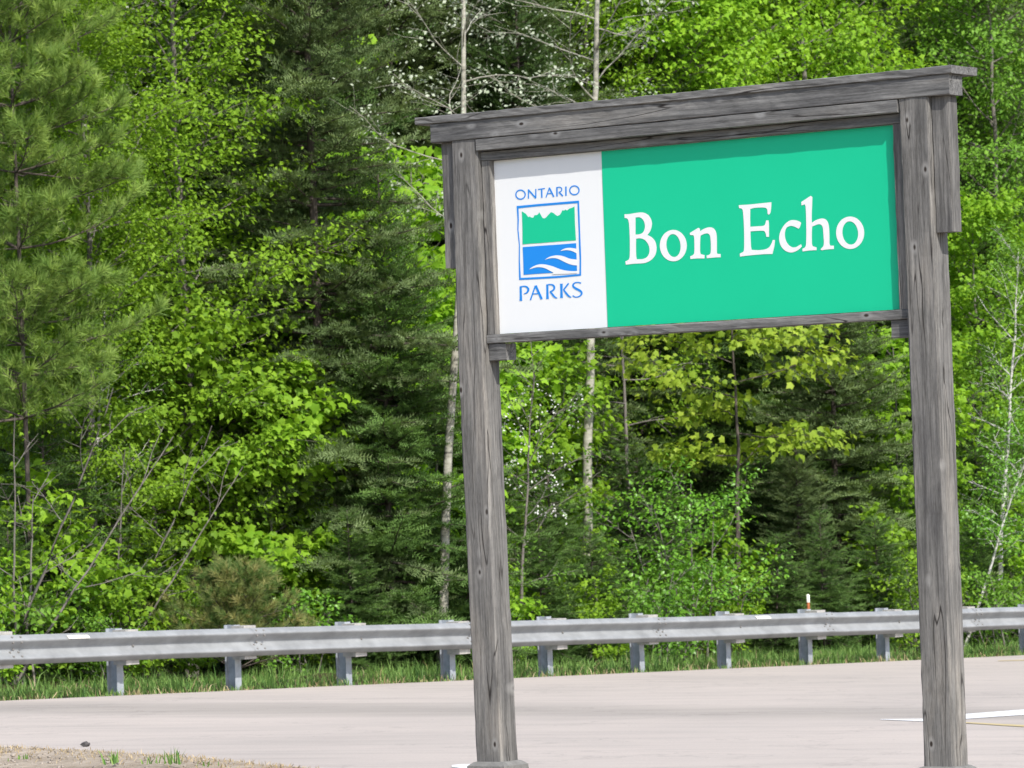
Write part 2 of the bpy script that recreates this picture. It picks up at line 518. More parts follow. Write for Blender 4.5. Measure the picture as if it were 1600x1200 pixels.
def rail_pt(s, off=0.0):
    a = RH + RCV * s / 2
    x, y = RAIL0.x + s * math.cos(a), RAIL0.y + s * math.sin(a)
    t = RH + RCV * s
    nx, ny = -math.sin(t), math.cos(t)
    x, y = x + nx * off, y + ny * off
    return Vector((x, y, plane(x, y)))

def build_road():
    rnd = random.Random(5)
    N, K = 170, 14
    nl = resample(near_line, 0.12)
    V, Fc = [], []
    for i in range(N + 1):
        u = i / N
        f = u * (len(nl) - 1)
        k = min(int(f), len(nl) - 2)
        a = nl[k].lerp(nl[k + 1], f - k)
        a = a + Vector((rnd.gauss(0, .012), rnd.gauss(0, .02), 0))
        b = rail_pt(-26 + u * 86, -0.30 + rnd.gauss(0, .012))
        for j in range(K + 1):
            p = a.lerp(b, j / K)
            V.append((p.x, p.y, plane(p.x, p.y) + 0.016))
    for i in range(N):
        for j in range(K):
            a = i * (K + 1) + j
            Fc.append((a, a + K + 1, a + K + 2, a + 1))
    n = len(V)                                     # a crumbled 3 cm edge face down to the soil
    for i in range(N + 1):
        x, y, z = V[i * (K + 1)]
        V.append((x, y - 0.012, z - 0.04))
    for i in range(N):
        Fc.append((i * (K + 1), n + i, n + i + 1, (i + 1) * (K + 1)))
    o = link('road', pydata('road', V, Fc, True), M['road'])
    tag(o, kind='structure')
    def flat(name, px, mat):
        P = [on_ground(*p) for p in px]
        P = [(p.x, p.y, plane(p.x, p.y) + 0.0205) for p in P]
        h = len(P) // 2
        faces = [(i, i + 1, len(P) - 2 - i, len(P) - 1 - i) for i in range(h - 1)]
        link(name, pydata(name, P, faces), mat, o)
    flat('white_line', [(1375.7, 1127.9), (1441, 1130.7), (1510, 1126.8), (1600, 1120.5), (1800, 1106), (1800, 1094),
                        (1600, 1112), (1510, 1118.9), (1441, 1126.6), (1376, 1127.3)], M['line_white'])
    flat('yellow_line', [(1478, 1131.3), (1510, 1133.6), (1560, 1137), (1600, 1139.4), (1800, 1152),
                         (1800, 1148), (1600, 1136.4), (1560, 1134.6), (1510, 1132), (1478, 1130.9)], M['line_yellow'])
    flat('yellow_line', [(1560, 1035.2), (1600, 1034.4), (1750, 1030), (1750, 1028), (1600, 1033), (1560, 1034.4)], M['line_yellow'])
    flat('white_line', [(706, 1203), (722, 1205), (750, 1206), (775, 1206), (775, 1198.5), (750, 1198), (722, 1198.5), (706, 1200)], M['line_white'])
    return o
build_road()

def build_verge():
    rnd = random.Random(8)
    V, Fc = [], []
    xs = np.arange(-9, 9.01, 0.25)
    ks = [1.9, 1.3, .8, .4, .15, 0, -.15, -.4, -.8, -1.3, -2, -3, -4.5, -7, -11, -18]
    for x0 in xs:
        yc = float(np.interp(x0, CREST_X, CREST_Y))
        for k in ks:
            x, y = x0 * (1 - k * .02), yc + k
            V.append((x, y, gz(x, y) + 0.02 + rnd.random() * 0.014))
    K = len(ks) - 1
    for i in range(len(xs) - 1):
        for j in range(K):
            q = i * (K + 1) + j
            Fc.append((q, q + 1, q + K + 2, q + K + 1))
    tag(link('gravel_verge', pydata('gravel_verge', V, Fc, True), M['verge']), kind='structure')
    # loose pebbles and straw on the verge
    r = np.random.default_rng(4)
    n = 900
    idx = r.integers(0, len(near_edge) - 1, n)
    A = np.array([tuple(p) for p in near_edge])
    t = r.random((n, 1))
    P = A[idx] * (1 - t) + A[idx + 1] * t
    P[:, 1] -= r.random(n) ** 1.2 * 2.2 - 0.15
    P[:, 2] = [gz(x, y) + 0.030 for x, y in P[:, :2]]
    octa = np.array([[1, 0, 0], [-1, 0, 0], [0, 1, 0], [0, -1, 0], [0, 0, .7], [0, 0, -.7]], float)
    of = np.array([[0, 2, 4], [2, 1, 4], [1, 3, 4], [3, 0, 4], [2, 0, 5], [1, 2, 5], [3, 1, 5], [0, 3, 5]])
    s = (0.003 + r.random((n, 1, 1)) ** 4 * 0.016)
    V = P[:, None] + octa[None] * s * (0.7 + r.random((n, 6, 1)) * 0.6)
    Fq = of[None] + (np.arange(n) * 6)[:, None, None]
    o = link('pebbles', mesh_np('pebbles', V.reshape(-1, 3), Fq.reshape(-1, 3)), M['pebble'])
    tag(o, 'loose pebbles scattered on the sandy verge beside the road', 'pebbles', kind='stuff')
build_verge()

# ------------------------------------------------------------------ grass
def blades(name, base, h, lean, width, mat, label, seed=0, tint=None):
    r = np.random.default_rng(seed)
    n = len(base)
    az = r.random(n) * 2 * np.pi
    side = np.stack([np.cos(az), np.sin(az), np.zeros(n)], 1)
    la = r.random(n) * 2 * np.pi
    ld = np.stack([np.cos(la), np.sin(la), np.zeros(n)], 1) * (r.random((n, 1)) * lean)
    up = np.array([[0, 0, 1.0]])
    h = h[:, None]
    w = width * (0.6 + 0.8 * r.random((n, 1)))
    mid = base + up * h * 0.55 + ld * h * 0.35
    tip = base + up * h * (1 - 0.3 * np.linalg.norm(ld, axis=1, keepdims=True)) + ld * h
    V = np.stack([base - side * w / 2, base + side * w / 2, mid + side * w * 0.4, mid - side * w * 0.4, tip], 1)
    f = np.array([[0, 1, 2], [0, 2, 3], [3, 2, 4]])
    Fq = f[None] + (np.arange(n) * 5)[:, None, None]
    tv = np.repeat(r.random(n) if tint is None else tint, 5)
    o = link(name, mesh_np(name, V.reshape(-1, 3), Fq.reshape(-1, 3), tv), mat)
    tag(o, label, 'grass', kind='stuff')
    return o

def build_grass():
    r = np.random.default_rng(11)
    n = 36000
    s = r.random(n) * 46 - 12
    off = -0.24 + (r.random(n) ** 1.4) * 3.6
    clump = 0.5 + 0.5 * np.sin(s * 2.1 + np.sin(s * 5.3) * 1.5) * np.sin(off * 3 + s * .7)
    P = np.array([tuple(rail_pt(a, b)) for a, b in zip(s, off)])
    P[:, 2] -= 0.01
    h = 0.85 * (0.06 + 0.16 * r.random(n) ** 1.5 + 0.26 * clump ** 2 * r.random(n)) * np.clip(0.35 + (off + 0.24) * 1.6, 0.35, 1)
    blades('roadside_grass', P, h, 0.75, 0.011, M['grass'], 'long green grass growing under and behind the guard rail', 12)
    n = 5200                                       # dead stalks and weeds spilling over the pavement edge
    s = r.random(n) * 46 - 12
    off = -0.30 + np.abs(r.normal(size=n)) * 0.28 + (r.random(n) < .25) * r.random(n) * 2.2
    P = np.array([tuple(rail_pt(a, b)) for a, b in zip(s, off)])
    keep = (np.sin(s * 1.7) + np.sin(s * 4.3 + 1) + r.normal(size=n) * .6) > -0.4
    P, off = P[keep], off[keep]
    P[:, 2] += 0.002
    n = len(P)
    blades('dead_grass', P, (0.03 + 0.12 * r.random(n) ** 2 + .14 * (off > .1) * r.random(n)), 1.2, 0.009, M['straw'], 'dead tan grass stalks along the far pavement edge', 15)
    # tufts on the near verge
    T, H = [], []
    for px, py, k, hh in ((272, 1199, 26, .11), (178, 1199, 16, .085), (236, 1199, 14, .06), (30, 1192, 10, .04), (330, 1202, 10, .05)):
        c = on_verge(px, py)
        for _ in range(k):
            T.append((c.x + r.normal() * .03, c.y + r.normal() * .05, c.z + .02)); H.append(hh * (0.5 + r.random() * .6))
    blades('verge_tufts', np.array(T), np.array(H), 0.9, 0.008, M['grass'], 'sparse green grass tufts on the sandy verge', 13)
    n = 1500
    A = np.array([tuple(p) for p in near_edge])
    i = r.integers(0, 6, n)
    t = r.random((n, 1))
    P = A[i] * (1 - t) + A[i + 1] * t
    P[:, 1] -= np.abs(r.normal(size=n)) * 0.5 - 0.25
    P[:, 2] = [gz(x, y) + 0.024 for x, y in P[:, :2]]
    blades('dry_straw', P, 0.012 + 0.03 * r.random(n), 2.2, 0.005, M['straw'], 'dry straw lying along the crumbled pavement edge', 14)
build_grass()

def rock(name, loc, size, mat, seed, label, cat):
    r = np.random.default_rng(seed)
    import bmesh
    bm = bmesh.new()
    bmesh.ops.create_icosphere(bm, subdivisions=2, radius=1.0)
    for v in bm.verts:
        v.co = Vector((v.co.x * size[0], v.co.y * size[1], v.co.z * size[2])) * float(1 + r.normal() * .16)
    me = bpy.data.meshes.new(name)
    bm.to_mesh(me); bm.free()
    o = link(name, me, mat)
    o.location = loc
    tag(o, label, cat)
c = on_ground(134, 1170)
rock('stone', (c.x, c.y, c.z + .034), (0.034, 0.028, 0.022), M['stone'], 2, 'small dark stone lying on the edge of the pale road', 'stone')

# ------------------------------------------------------------------ the park sign
TH = math.radians(35.4)
SIGN_C = Vector((0.94, 21.47, 1.24 + EYE))                 # centre of the panel
sign = empty('park_sign', (SIGN_C.x, SIGN_C.y, 0.0), -TH)
tag(sign, 'wooden park entrance sign with white and green panel on two grey posts', 'sign')
PZ = SIGN_C.z                                              # local frame: x along the panel, -y towards the viewer, z up
PW, PH = 2.44, 0.914

def timber(name, x0, x1, y0, y1, z0, z1, mat, seed=0, rough=0.0025, parent=sign, seg=0.06, bev=0.004):
    """a sawn board: long axis cut into short lengths, corners chamfered, faces and arrises slightly uneven"""
    r = np.random.default_rng(seed + 100)
    dims = (x1 - x0, y1 - y0, z1 - z0)
    ax = int(np.argmax(dims))
    o1, o2 = [a for a in range(3) if a != ax]
    lo, hi = (x0, y0, z0), (x1, y1, z1)
    n = max(2, int(dims[ax] / seg))
    prof = []
    a0, a1, b0, b1 = lo[o1], hi[o1], lo[o2], hi[o2]
    e = min(bev, 0.2 * min(a1 - a0, b1 - b0))
    for (p, q) in ((a0 + e, b0), ((a0 + a1) / 2, b0), (a1 - e, b0), (a1, b0 + e), (a1, (b0 + b1) / 2), (a1, b1 - e),
                   (a1 - e, b1), ((a0 + a1) / 2, b1), (a0 + e, b1), (a0, b1 - e), (a0, (b0 + b1) / 2), (a0, b0 + e)):
        prof.append((p, q))
    k = len(prof)
    bow1, bow2 = r.normal(0, 0.002), r.normal(0, 0.002)
    V = []
    for i in range(n + 1):
        t = i / n
        for (p, q) in prof:
            v = [0, 0, 0]
            v[ax] = lo[ax] + dims[ax] * t
            w = math.sin(t * math.pi)
            v[o1] = p + bow1 * w + r.normal(0, rough)
            v[o2] = q + bow2 * w + r.normal(0, rough * (0.6 if parent is sign else 1))
            V.append(v)
    Fc = []
    for i in range(n):
        for j in range(k):
            j2 = (j + 1) % k
            Fc.append((i * k + j, i * k + j2, (i + 1) * k + j2, (i + 1) * k + j))
    Fc.append(tuple(range(k))[::-1])
    Fc.append(tuple(n * k + j for j in range(k)))
    me = bpy.data.meshes.new(name)
    me.from_pydata(V, [], Fc)
    import bmesh
    bm = bmesh.new(); bm.from_mesh(me)
    bmesh.ops.recalc_face_normals(bm, faces=bm.faces)
    bm.to_mesh(me); bm.free()
    return link(name, me, mat, parent)

PF = -0.0347 - 0.036                                       # post front plane (panel face is y = 0)
TRIM_F = -0.036
W = 0.0576
POST_W, POST_D = 0.168, 0.150
xl, xr = -PW / 2, PW / 2
top, bot = PZ + PH / 2, PZ - PH / 2
beam_low = top + 0.050                                     # under side of the lower beam board
post_top = beam_low + 0.064
cap_low = post_top + 0.102
# posts
lx1 = xl - W; lx0 = lx1 - POST_W
rx0 = xr + W; rx1 = rx0 + POST_W
left_post = timber('post', lx0, lx1, PF, PF + POST_D, -0.30, post_top, M['wood_z'], 1, 0.0013, bev=0.010)
timber('post', rx0, rx1, PF, PF + POST_D, -0.30, post_top, M['wood_z'], 2, 0.0013, bev=0.010)
for v in left_post.data.vertices:                          # this post leans a little
    v.co.x += 0.028 * max(0.0, (bot - 0.2 - v.co.z) / bot)
# cleats on the outer faces
timber('side_board', lx0 - 0.082, lx0 - 0.002, PF + 0.028, PF + 0.112, post_top - 0.665, post_top - 0.002, M['wood_z'], 3, 0.0012)
timber('side_board', rx1 + 0.002, rx1 + 0.096, PF + 0.028, PF + 0.116, post_top - 0.665, post_top - 0.002, M['wood_z'], 4, 0.0012)
# head: upper beam over the posts, lower beam between them, cap board
bx0, bx1 = lx0 - 0.122, rx1 + 0.126
timber('beam', bx0, bx1, PF - 0.008, PF + 0.122, post_top, cap_low - 0.002, M['wood_x'], 5, 0.0010)
timber('lower_beam', lx1 + 0.002, rx0 - 0.002, PF - 0.0075, PF + 0.118, beam_low, post_top - 0.0015, M['wood_x'], 6, 0.0007)
timber('cap_board', bx0 - 0.092, bx1 + 0.022, PF - 0.020, PF + 0.235, cap_low, cap_low + 0.039, M['wood_x'], 7, 0.0014)
# trims round the panel
timber('trim_board', lx1 + 0.002, rx0 - 0.002, TRIM_F - 0.002, TRIM_F + 0.07, top, beam_low - 0.002, M['wood_x'], 8, 0.001)
timber('trim_board', lx1 + 0.002, xl, TRIM_F, TRIM_F + 0.07, bot, top - 0.002, M['wood_z'], 9, 0.0012)
timber('trim_board', xr, rx0 - 0.002, TRIM_F, TRIM_F + 0.07, bot, top - 0.002, M['wood_z'], 10, 0.0012)
timber('bottom_rail', lx1 + 0.002, rx0 - 0.002, TRIM_F - 0.004, TRIM_F + 0.075, bot - 0.048, bot - 0.002, M['wood_x'], 11, 0.0012)
for k, (a, b_) in enumerate(((lx1 + 0.002, lx1 + 0.112), (rx0 - 0.112, rx0 - 0.002))):
    timber('bracket_block', a, b_, PF + 0.045, PF + 0.135, bot - 0.139, bot - 0.050, M['wood_x'], 12 + k, 0.001)
# concrete collars at the ground
def collar(x0, x1):
    V, e = [], 0
    y0, y1 = PF, PF + POST_D
    for z, g in ((-0.30, 0.06), (0.012, 0.035), (0.030, 0.012), (0.040, -0.02)):
        V += [(x0 - g, y0 - g, z), (x1 + g, y0 - g, z), (x1 + g, y1 + g, z), (x0 - g, y1 + g, z)]
    Fc = []
    for i in range(3):
        for j in range(4):
            Fc.append((i * 4 + j, i * 4 + (j + 1) % 4, i * 4 + 4 + (j + 1) % 4, i * 4 + 4 + j))
    Fc.append((12, 13, 14, 15))
    link('footing', pydata('footing', V, Fc), M['concrete'], sign)
collar(lx0 + 0.025, lx1 + 0.025); collar(rx0, rx1)

# panel, its green field, lettering and emblem -------------------------------------------------
import bmesh
def slab(name, x0, x1, y0, y1, z0, z1, mat, parent):
    V = [(x, y, z) for z in (z0, z1) for y in (y0, y1) for x in (x0, x1)]
    Fc = [(0, 1, 5, 4), (1, 3, 7, 5), (3, 2, 6, 7), (2, 0, 4, 6), (4, 5, 7, 6), (0, 2, 3, 1)]
    return link(name, pydata(name, V, Fc), mat, parent)
panel = slab('panel', xl + 0.001, xr - 0.001, 0.0, 0.012, bot + 0.001, top - 0.003, M['white_panel'], sign)

# photo pixel -> panel coordinates (homography from the four panel corners)
src = [(770.5, 252.5), (1399.6, 195.5), (1409.7, 485.3), (781.0, 523.6)]
dst = [(xl, top), (xr, top), (xr, bot), (xl, bot)]
A_, B_ = [], []
for (x, y), (u, v) in zip(src, dst):
    A_.append([x, y, 1, 0, 0, 0, -u * x, -u * y]); B_.append(u)
    A_.append([0, 0, 0, x, y, 1, -v * x, -v * y]); B_.append(v)
Hm = np.append(np.linalg.solve(np.array(A_), np.array(B_)), 1).reshape(3, 3)
def uv(px, py):
    q = Hm @ np.array([px, py, 1.0])
    return q[0] / q[2], q[1] / q[2]

gx = (uv(942, 237)[0] + uv(947, 514)[0]) / 2
slab('green_field', gx, xr - 0.0015, -0.0025, -0.0005, bot + 0.0015, top - 0.0035, M['green'], panel)

def smooth_loop(pts, sub=3, corner=50):
    """round the gentle bends of a traced outline, keep its sharp corners"""
    P = [np.array(p, float) for p in pts]
    n = len(P)
    sharp = []
    for i in range(n):
        a, b = P[i] - P[i - 1], P[(i + 1) % n] - P[i]
        an = abs(math.degrees(math.atan2(a[0] * b[1] - a[1] * b[0], a @ b)))
        sharp.append(an > corner)
    out = []
    for i in range(n):
        p0, p1, p2, p3 = P[i - 1], P[i], P[(i + 1) % n], P[(i + 2) % n]
        m1 = np.zeros(2) if sharp[i] else (p2 - p0) / 2
        m2 = np.zeros(2) if sharp[(i + 1) % n] else (p3 - p1) / 2
        if sharp[i]: m1 = (p2 - p1) * 0.5
        if sharp[(i + 1) % n]: m2 = (p2 - p1) * 0.5
        L_ = np.linalg.norm(p2 - p1)
        for m in (m1, m2):
            l = np.linalg.norm(m)
            if l > L_: m *= L_ / l
        for k in range(sub):
            t = k / sub
            h = (2*t**3 - 3*t**2 + 1) * p1 + (t**3 - 2*t**2 + t) * m1 + (-2*t**3 + 3*t**2) * p2 + (t**3 - t**2) * m2
            out.append(tuple(h))
    return out

def plate(name, loops, mat, depth, parent=panel, smooth=True):
    """flat print on the panel: traced outline (first loop) with holes"""
    L3 = []
    for lp_ in loops:
        pts = smooth_loop(lp_) if smooth else lp_
        L3.append([Vector((*uv(*p), 0)) for p in pts])
    tris = tessellate_polygon(L3)
    flat_ = [p for l in L3 for p in l]
    V = [(p.x, -depth, p.y) for p in flat_]
    me = pydata(name, V, [tuple(t) for t in tris])
    bm = bmesh.new(); bm.from_mesh(me)
    for f in bm.faces:
        f.normal_update()
        if f.normal.y > 0: f.normal_flip()
    bm.to_mesh(me); bm.free()
    return link(name, me, mat, parent)

def zo(ox, oy, s, pts):
    return [(ox + x / s, oy + y / s) for x, y in pts]

def ell(cx, cy, a, b, tilt=0.0, n=40):
    c, s = math.cos(tilt), math.sin(tilt)
    out = []
    for i in range(n):
        t = 2 * math.pi * i / n
        x, y = a * math.cos(t), b * math.sin(t)
        out.append((cx + c * x - s * y, cy + s * x + c * y))
    return out

LD = 0.0040
S = 10.91
plate('letter', [zo(960, 320, S, [(172,182),(255,178),(350,162),(445,150),(520,160),(590,205),(632,280),(643,350),(630,420),(605,480),(565,535),(640,575),(695,640),(718,720),(720,790),(705,860),(670,920),(600,980),(520,1012),(440,1020),(330,1025),(195,1042),(190,985),(245,955),(262,900),(265,700),(260,500),(252,360),(240,290),(215,252),(175,247)]),
      zo(960, 320, S, [(362,238),(420,232),(470,255),(508,310),(522,380),(515,440),(485,495),(430,522),(362,528)]),
      zo(960, 320, S, [(372,600),(440,592),(510,615),(560,665),(592,730),(600,800),(585,870),(545,920),(480,945),(385,948),(375,900),(370,750)])], M['print_white'], LD)
plate('letter', [ell(1052.2, 385.6, 21.1, 24.6), ell(1052.5, 385.5, 11.0, 18.0, -0.10)], M['print_white'], LD, smooth=False)
plate('letter', [zo(1045, 320, S, [(360,500),(505,412),(530,425),(538,470),(590,435),(660,408),(720,405),(775,430),(808,490),(820,570),(822,840),(835,858),(885,858),(885,915),(800,918),(648,932),(645,885),(695,868),(715,830),(718,700),(712,600),(700,540),(665,510),(610,515),(545,545),(538,600),(535,800),(545,860),(612,878),(610,935),(480,935),(370,945),(365,900),(415,875),(435,840),(438,700),(432,570),(420,540),(362,535)])], M['print_white'], LD)
plate('letter', [zo(1145, 300, S, [(103,245),(300,232),(460,215),(660,195),(655,300),(640,380),(615,408),(595,390),(588,320),(560,292),(480,285),(370,292),(300,310),(298,450),(300,612),(420,605),(520,597),(550,575),(568,505),(612,505),(618,600),(618,785),(572,785),(558,720),(530,685),(450,682),(303,692),(305,800),(312,950),(322,1005),(430,1012),(540,1000),(610,970),(655,910),(682,838),(720,840),(708,950),(675,1078),(540,1080),(300,1100),(122,1122),(120,1070),(180,1038),(192,990),(195,800),(190,600),(182,450),(170,330),(150,305),(108,297)])], M['print_white'], LD)
plate('letter', [zo(1210, 300, S, [(458,548),(440,530),(390,508),(320,498),(260,510),(190,560),(130,640),(92,730),(80,820),(95,900),(130,970),(190,1025),(270,1052),(340,1042),(410,1005),(470,950),(455,912),(420,930),(380,955),(330,965),(280,950),(230,905),(195,840),(180,760),(185,690),(205,635),(250,605),(300,600),(360,620),(410,648),(435,620)])], M['print_white'], LD)
plate('letter', [zo(1210, 300, S, [(460,190),(620,85),(650,105),(645,250),(638,400),(640,545),(700,505),(770,478),(830,472),(885,495),(920,555),(935,650),(940,800),(940,900),(955,935),(1015,935),(1013,992),(895,1000),(805,1015),(785,995),(830,950),(843,900),(838,780),(830,660),(815,600),(780,572),(730,575),(645,610),(640,700),(640,900),(655,945),(720,965),(718,1012),(600,1018),(480,1035),(475,990),(525,960),(540,900),(545,700),(540,400),(532,270),(520,232),(462,250)])], M['print_white'], LD)
plate('letter', [ell(1328.4, 365.6, 22.0, 25.4), ell(1328.6, 365.9, 12.2, 18.2, -0.10)], M['print_white'], LD, smooth=False)

E7 = 8.575
plate('emblem_frame', [zo(800, 310, E7, [(60,118),(330,92),(600,70),(895,45),(905,300),(915,560),(925,800),(925,1050),(640,1078),(360,1095),(95,1108),(90,850),(92,640),(70,430),(72,300)]),
      zo(800, 310, E7, [(85,148),(330,122),(600,100),(875,78),(885,330),(892,480),(895,640),(905,840),(902,1028),(640,1052),(360,1068),(118,1080),(105,850),(105,640),(85,430),(90,300)])], M['blue'], 0.0015, smooth=False)
plate('emblem_hills', [zo(800, 310, E7, [(130,188),(185,225),(215,265),(240,258),(250,270),(282,275),(300,240),(325,240),(345,230),(362,200),(385,240),(405,275),(430,285),(455,270),(490,230),(520,200),(550,210),(580,235),(605,252),(640,235),(655,210),(675,172),(695,180),(712,165),(735,178),(765,152),(800,142),(835,125),(842,350),(855,578),(640,592),(400,612),(240,622),(140,632),(138,400)])], M['green'], 0.0015, smooth=False)
plate('emblem_water', [zo(800, 310, E7, [(142,668),(350,652),(600,635),(858,615),(864,800),(870,985),(700,1003),(500,1015),(300,1028),(155,1040),(150,850)])], M['blue'], 0.0015, smooth=False)
plate('emblem_wave', [zo(800, 310, E7, [(645,722),(700,690),(760,678),(820,682),(870,692),(870,754),(820,728),(770,712),(710,710)])], M['print_white'], 0.0028)
plate('emblem_wave', [zo(800, 310, E7, [(440,838),(500,800),(580,780),(650,782),(710,798),(780,825),(874,835),(874,914),(800,905),(730,880),(660,845),(600,820),(540,815),(490,822)])], M['print_white'], 0.0028)
plate('emblem_wave', [zo(800, 310, E7, [(230,968),(280,930),(350,903),(420,898),(490,910),(560,930),(640,962),(720,982),(800,990),(876,990),(876,1016),(700,1026),(540,1032),(555,1010),(500,980),(440,950),(380,938),(320,940),(270,955)])], M['print_white'], 0.0028)

def strokes(name, ox, oy, s, parts, mat, depth):
    """a letter made of pen strokes (polyline, width) and rings; each stroke a hair above the last"""
    V, Fc = [], []
    for k, (kind, data, w) in enumerate(parts):
        dz = depth + k * 0.00025
        if kind == 'ring':
            cx, cy, a, b = data
            n = 36
            base = len(V)
            for i in range(n):
                t = 2 * math.pi * i / n
                for g in (0, 1):
                    u, v = uv(ox + (cx + (a - g * w) * math.cos(t)) / s, oy + (cy + (b - g * w) * math.sin(t)) / s)
                    V.append((u, -dz, v))
            for i in range(n):
                j = (i + 1) % n
                Fc.append((base + 2 * i, base + 2 * j, base + 2 * j + 1, base + 2 * i + 1))
        else:
            P = [np.array(p, float) for p in data]
            ws = w if isinstance(w, (list, tuple)) else [w] * len(P)
            if len(P) > 2:
                Q, WW = [], []
                for i in range(len(P) - 1):
                    p0, p1, p2, p3 = P[max(i - 1, 0)], P[i], P[i + 1], P[min(i + 2, len(P) - 1)]
                    for t in (0, .25, .5, .75):
                        Q.append(0.5 * ((2 * p1) + (-p0 + p2) * t + (2*p0 - 5*p1 + 4*p2 - p3) * t * t + (-p0 + 3*p1 - 3*p2 + p3) * t**3))
                        WW.append(ws[i] * (1 - t) + ws[i + 1] * t)
                Q.append(P[-1]); WW.append(ws[-1])
                P, ws = Q, WW
            base = len(V)
            for i, p in enumerate(P):
                d = P[min(i + 1, len(P) - 1)] - P[max(i - 1, 0)]
                d = d / np.linalg.norm(d)
                nn = np.array([-d[1], d[0]]) * ws[i] / 2
                for q in (p + nn, p - nn):
                    u, v = uv(ox + q[0] / s, oy + q[1] / s)
                    V.append((u, -dz, v))
            for i in range(len(P) - 1):
                Fc.append((base + 2 * i, base + 2 * i + 1, base + 2 * i + 3, base + 2 * i + 2))
    link(name, pydata(name, V, Fc), mat, panel)

oa = (795, 280, 13.333)
for parts in (
    [('ring', (240, 345, 110, 107), 26)],
    [('line', [(405, 238), (405, 432)], 24), ('line', [(400, 240), (562, 420)], 30), ('line', [(560, 225), (560, 418)], 22)],
    [('line', [(603, 238), (748, 216)], 22), ('line', [(680, 225), (685, 410)], 30)],
    [('line', [(842, 200), (770, 408)], 22), ('line', [(838, 200), (935, 392)], 32), ('line', [(802, 325), (905, 316)], 18)],
    [('line', [(998, 188), (1000, 385)], 30), ('line', [(1000, 198), (1050, 190), (1090, 207), (1100, 240), (1085, 275), (1035, 298)], 22), ('line', [(1040, 292), (1125, 375)], 28)],
    [('line', [(1185, 175), (1187, 370)], 30)],
    [('ring', (1362, 255, 110, 105), 26)]):
    strokes('letter', *oa, parts, M['blue'], 0.0015)
pa = (800, 430, 13.333)
for parts in (
    [('line', [(180, 258), (184, 420), (186, 556)], [44, 44, 58]), ('line', [(170, 268), (240, 254), (300, 264), (336, 300), (338, 342), (308, 388), (245, 412)], [24, 26, 34, 44, 44, 30, 12])],
    [('line', [(488, 240), (384, 542)], 30), ('line', [(492, 238), (620, 522)], 48), ('line', [(432, 412), (565, 405)], 22)],
    [('line', [(735, 218), (738, 380), (740, 518)], [46, 44, 56]), ('line', [(715, 226), (800, 217), (862, 236), (882, 285), (858, 335), (790, 366)], [20, 26, 36, 42, 34, 22]), ('line', [(795, 360), (850, 430), (890, 475), (945, 502)], [30, 40, 36, 14])],
    [('line', [(1028, 200), (1030, 350), (1032, 496)], [58, 44, 58]), ('line', [(1178, 192), (1072, 332)], 32), ('line', [(1075, 325), (1130, 398), (1180, 455), (1235, 484)], [24, 40, 38, 18])],
    [('line', [(1438, 190), (1380, 174), (1310, 182), (1272, 222), (1282, 265), (1335, 303), (1410, 343), (1450, 385), (1440, 430), (1390, 468), (1320, 478), (1262, 448)], [30, 22, 26, 36, 42, 46, 46, 40, 34, 26, 22, 28])]):
    strokes('letter', *pa, parts, M['blue'], 0.0015)

# ------------------------------------------------------------------ the guard rail
guard = empty('guard_rail', tuple(rail_pt(0)))
tag(guard, 'galvanised steel beam guard rail on posts along the far road edge', 'guard rail')
GO = Vector(rail_pt(0))
SP = 1.905
RAIL_TOP = 0.70
HB = 0.312

def tdir(s):
    t = RH + RCV * s
    return Vector((math.cos(t), math.sin(t), RGZ)).normalized(), Vector((-math.sin(t), math.cos(t), 0))

def wprofile():
    # (towards the road, height above the beam centre), front side top to bottom
    pts = [(0.010, .156), (0.016, .150), (0.022, .147), (0.062, .122), (0.068, .117), (0.080, .105), (0.083, .096), (0.080, .088), (0.070, .076), (0.0675, .074), (0.0225, .038),
           (0.020, .036), (0.0185, .0345), (0.0075, .0235), (0.006, .022), (0.000, .008), (0.000, -.008), (0.006, -.022), (0.020, -.036), (0.0225, -.038), (0.0675, -.074), (0.070, -.076), (0.080, -.085),
           (0.083, -.094), (0.081, -.102), (0.074, -.110), (0.071, -.113), (0.025, -.150), (0.018, -.154), (0.010, -.156)]
    return pts
WP = wprofile()

def rail_section(s0, s1, lift, seed):
    rnd = random.Random(seed)
    n = 16
    V = []
    m = len(WP)
    ph = rnd.random() * 6
    for i in range(n + 1):
        s = s0 + (s1 - s0) * i / n
        c = rail_pt(s)
        t, nn = tdir(s)
        zz = c.z + RAIL_TOP - HB / 2 + 0.004 * math.sin(s * 0.9 + ph) + rnd.gauss(0, .0006)
        for side in (0, 1):
            for (q, h) in WP:
                p = c - nn * (0.20 + 0.075 + q + lift - side * 0.0035 + rnd.gauss(0, .0004))
                V.append((p.x - GO.x, p.y - GO.y, zz + h - GO.z))
    Fc = []
    k = 2 * m
    for i in range(n):
        for j in range(m - 1):
            Fc.append((i * k + j, (i + 1) * k + j, (i + 1) * k + j + 1, i * k + j + 1))
            a = i * k + m + j
            Fc.append((a, a + 1, a + k + 1, a + k))
        Fc.append((i * k, i * k + m, (i + 1) * k + m, (i + 1) * k))
        e = i * k + m - 1
        Fc.append((e, e + k, e + k + m, e + m))
    me = pydata('rail_section', V, Fc, True)
    o = link('rail_section', me, M['galv'], guard)
    return o

def box_at(name, s, off0, off1, half_w, z0, z1, mat, parent, shear=0.0):
    c = rail_pt(s)
    t, nn = tdir(s)
    V = []
    for z in (z0, z1):
        for off in (off0, off1):
            for w in (-half_w, half_w):
                p = c + nn * off + t * w
                V.append((p.x - GO.x, p.y - GO.y, c.z + z - GO.z))
    Fc = [(0, 1, 3, 2), (4, 6, 7, 5), (0, 4, 5, 1), (2, 3, 7, 6), (0, 2, 6, 4), (1, 5, 7, 3)]
    return link(name, pydata(name, V, Fc), mat, parent)

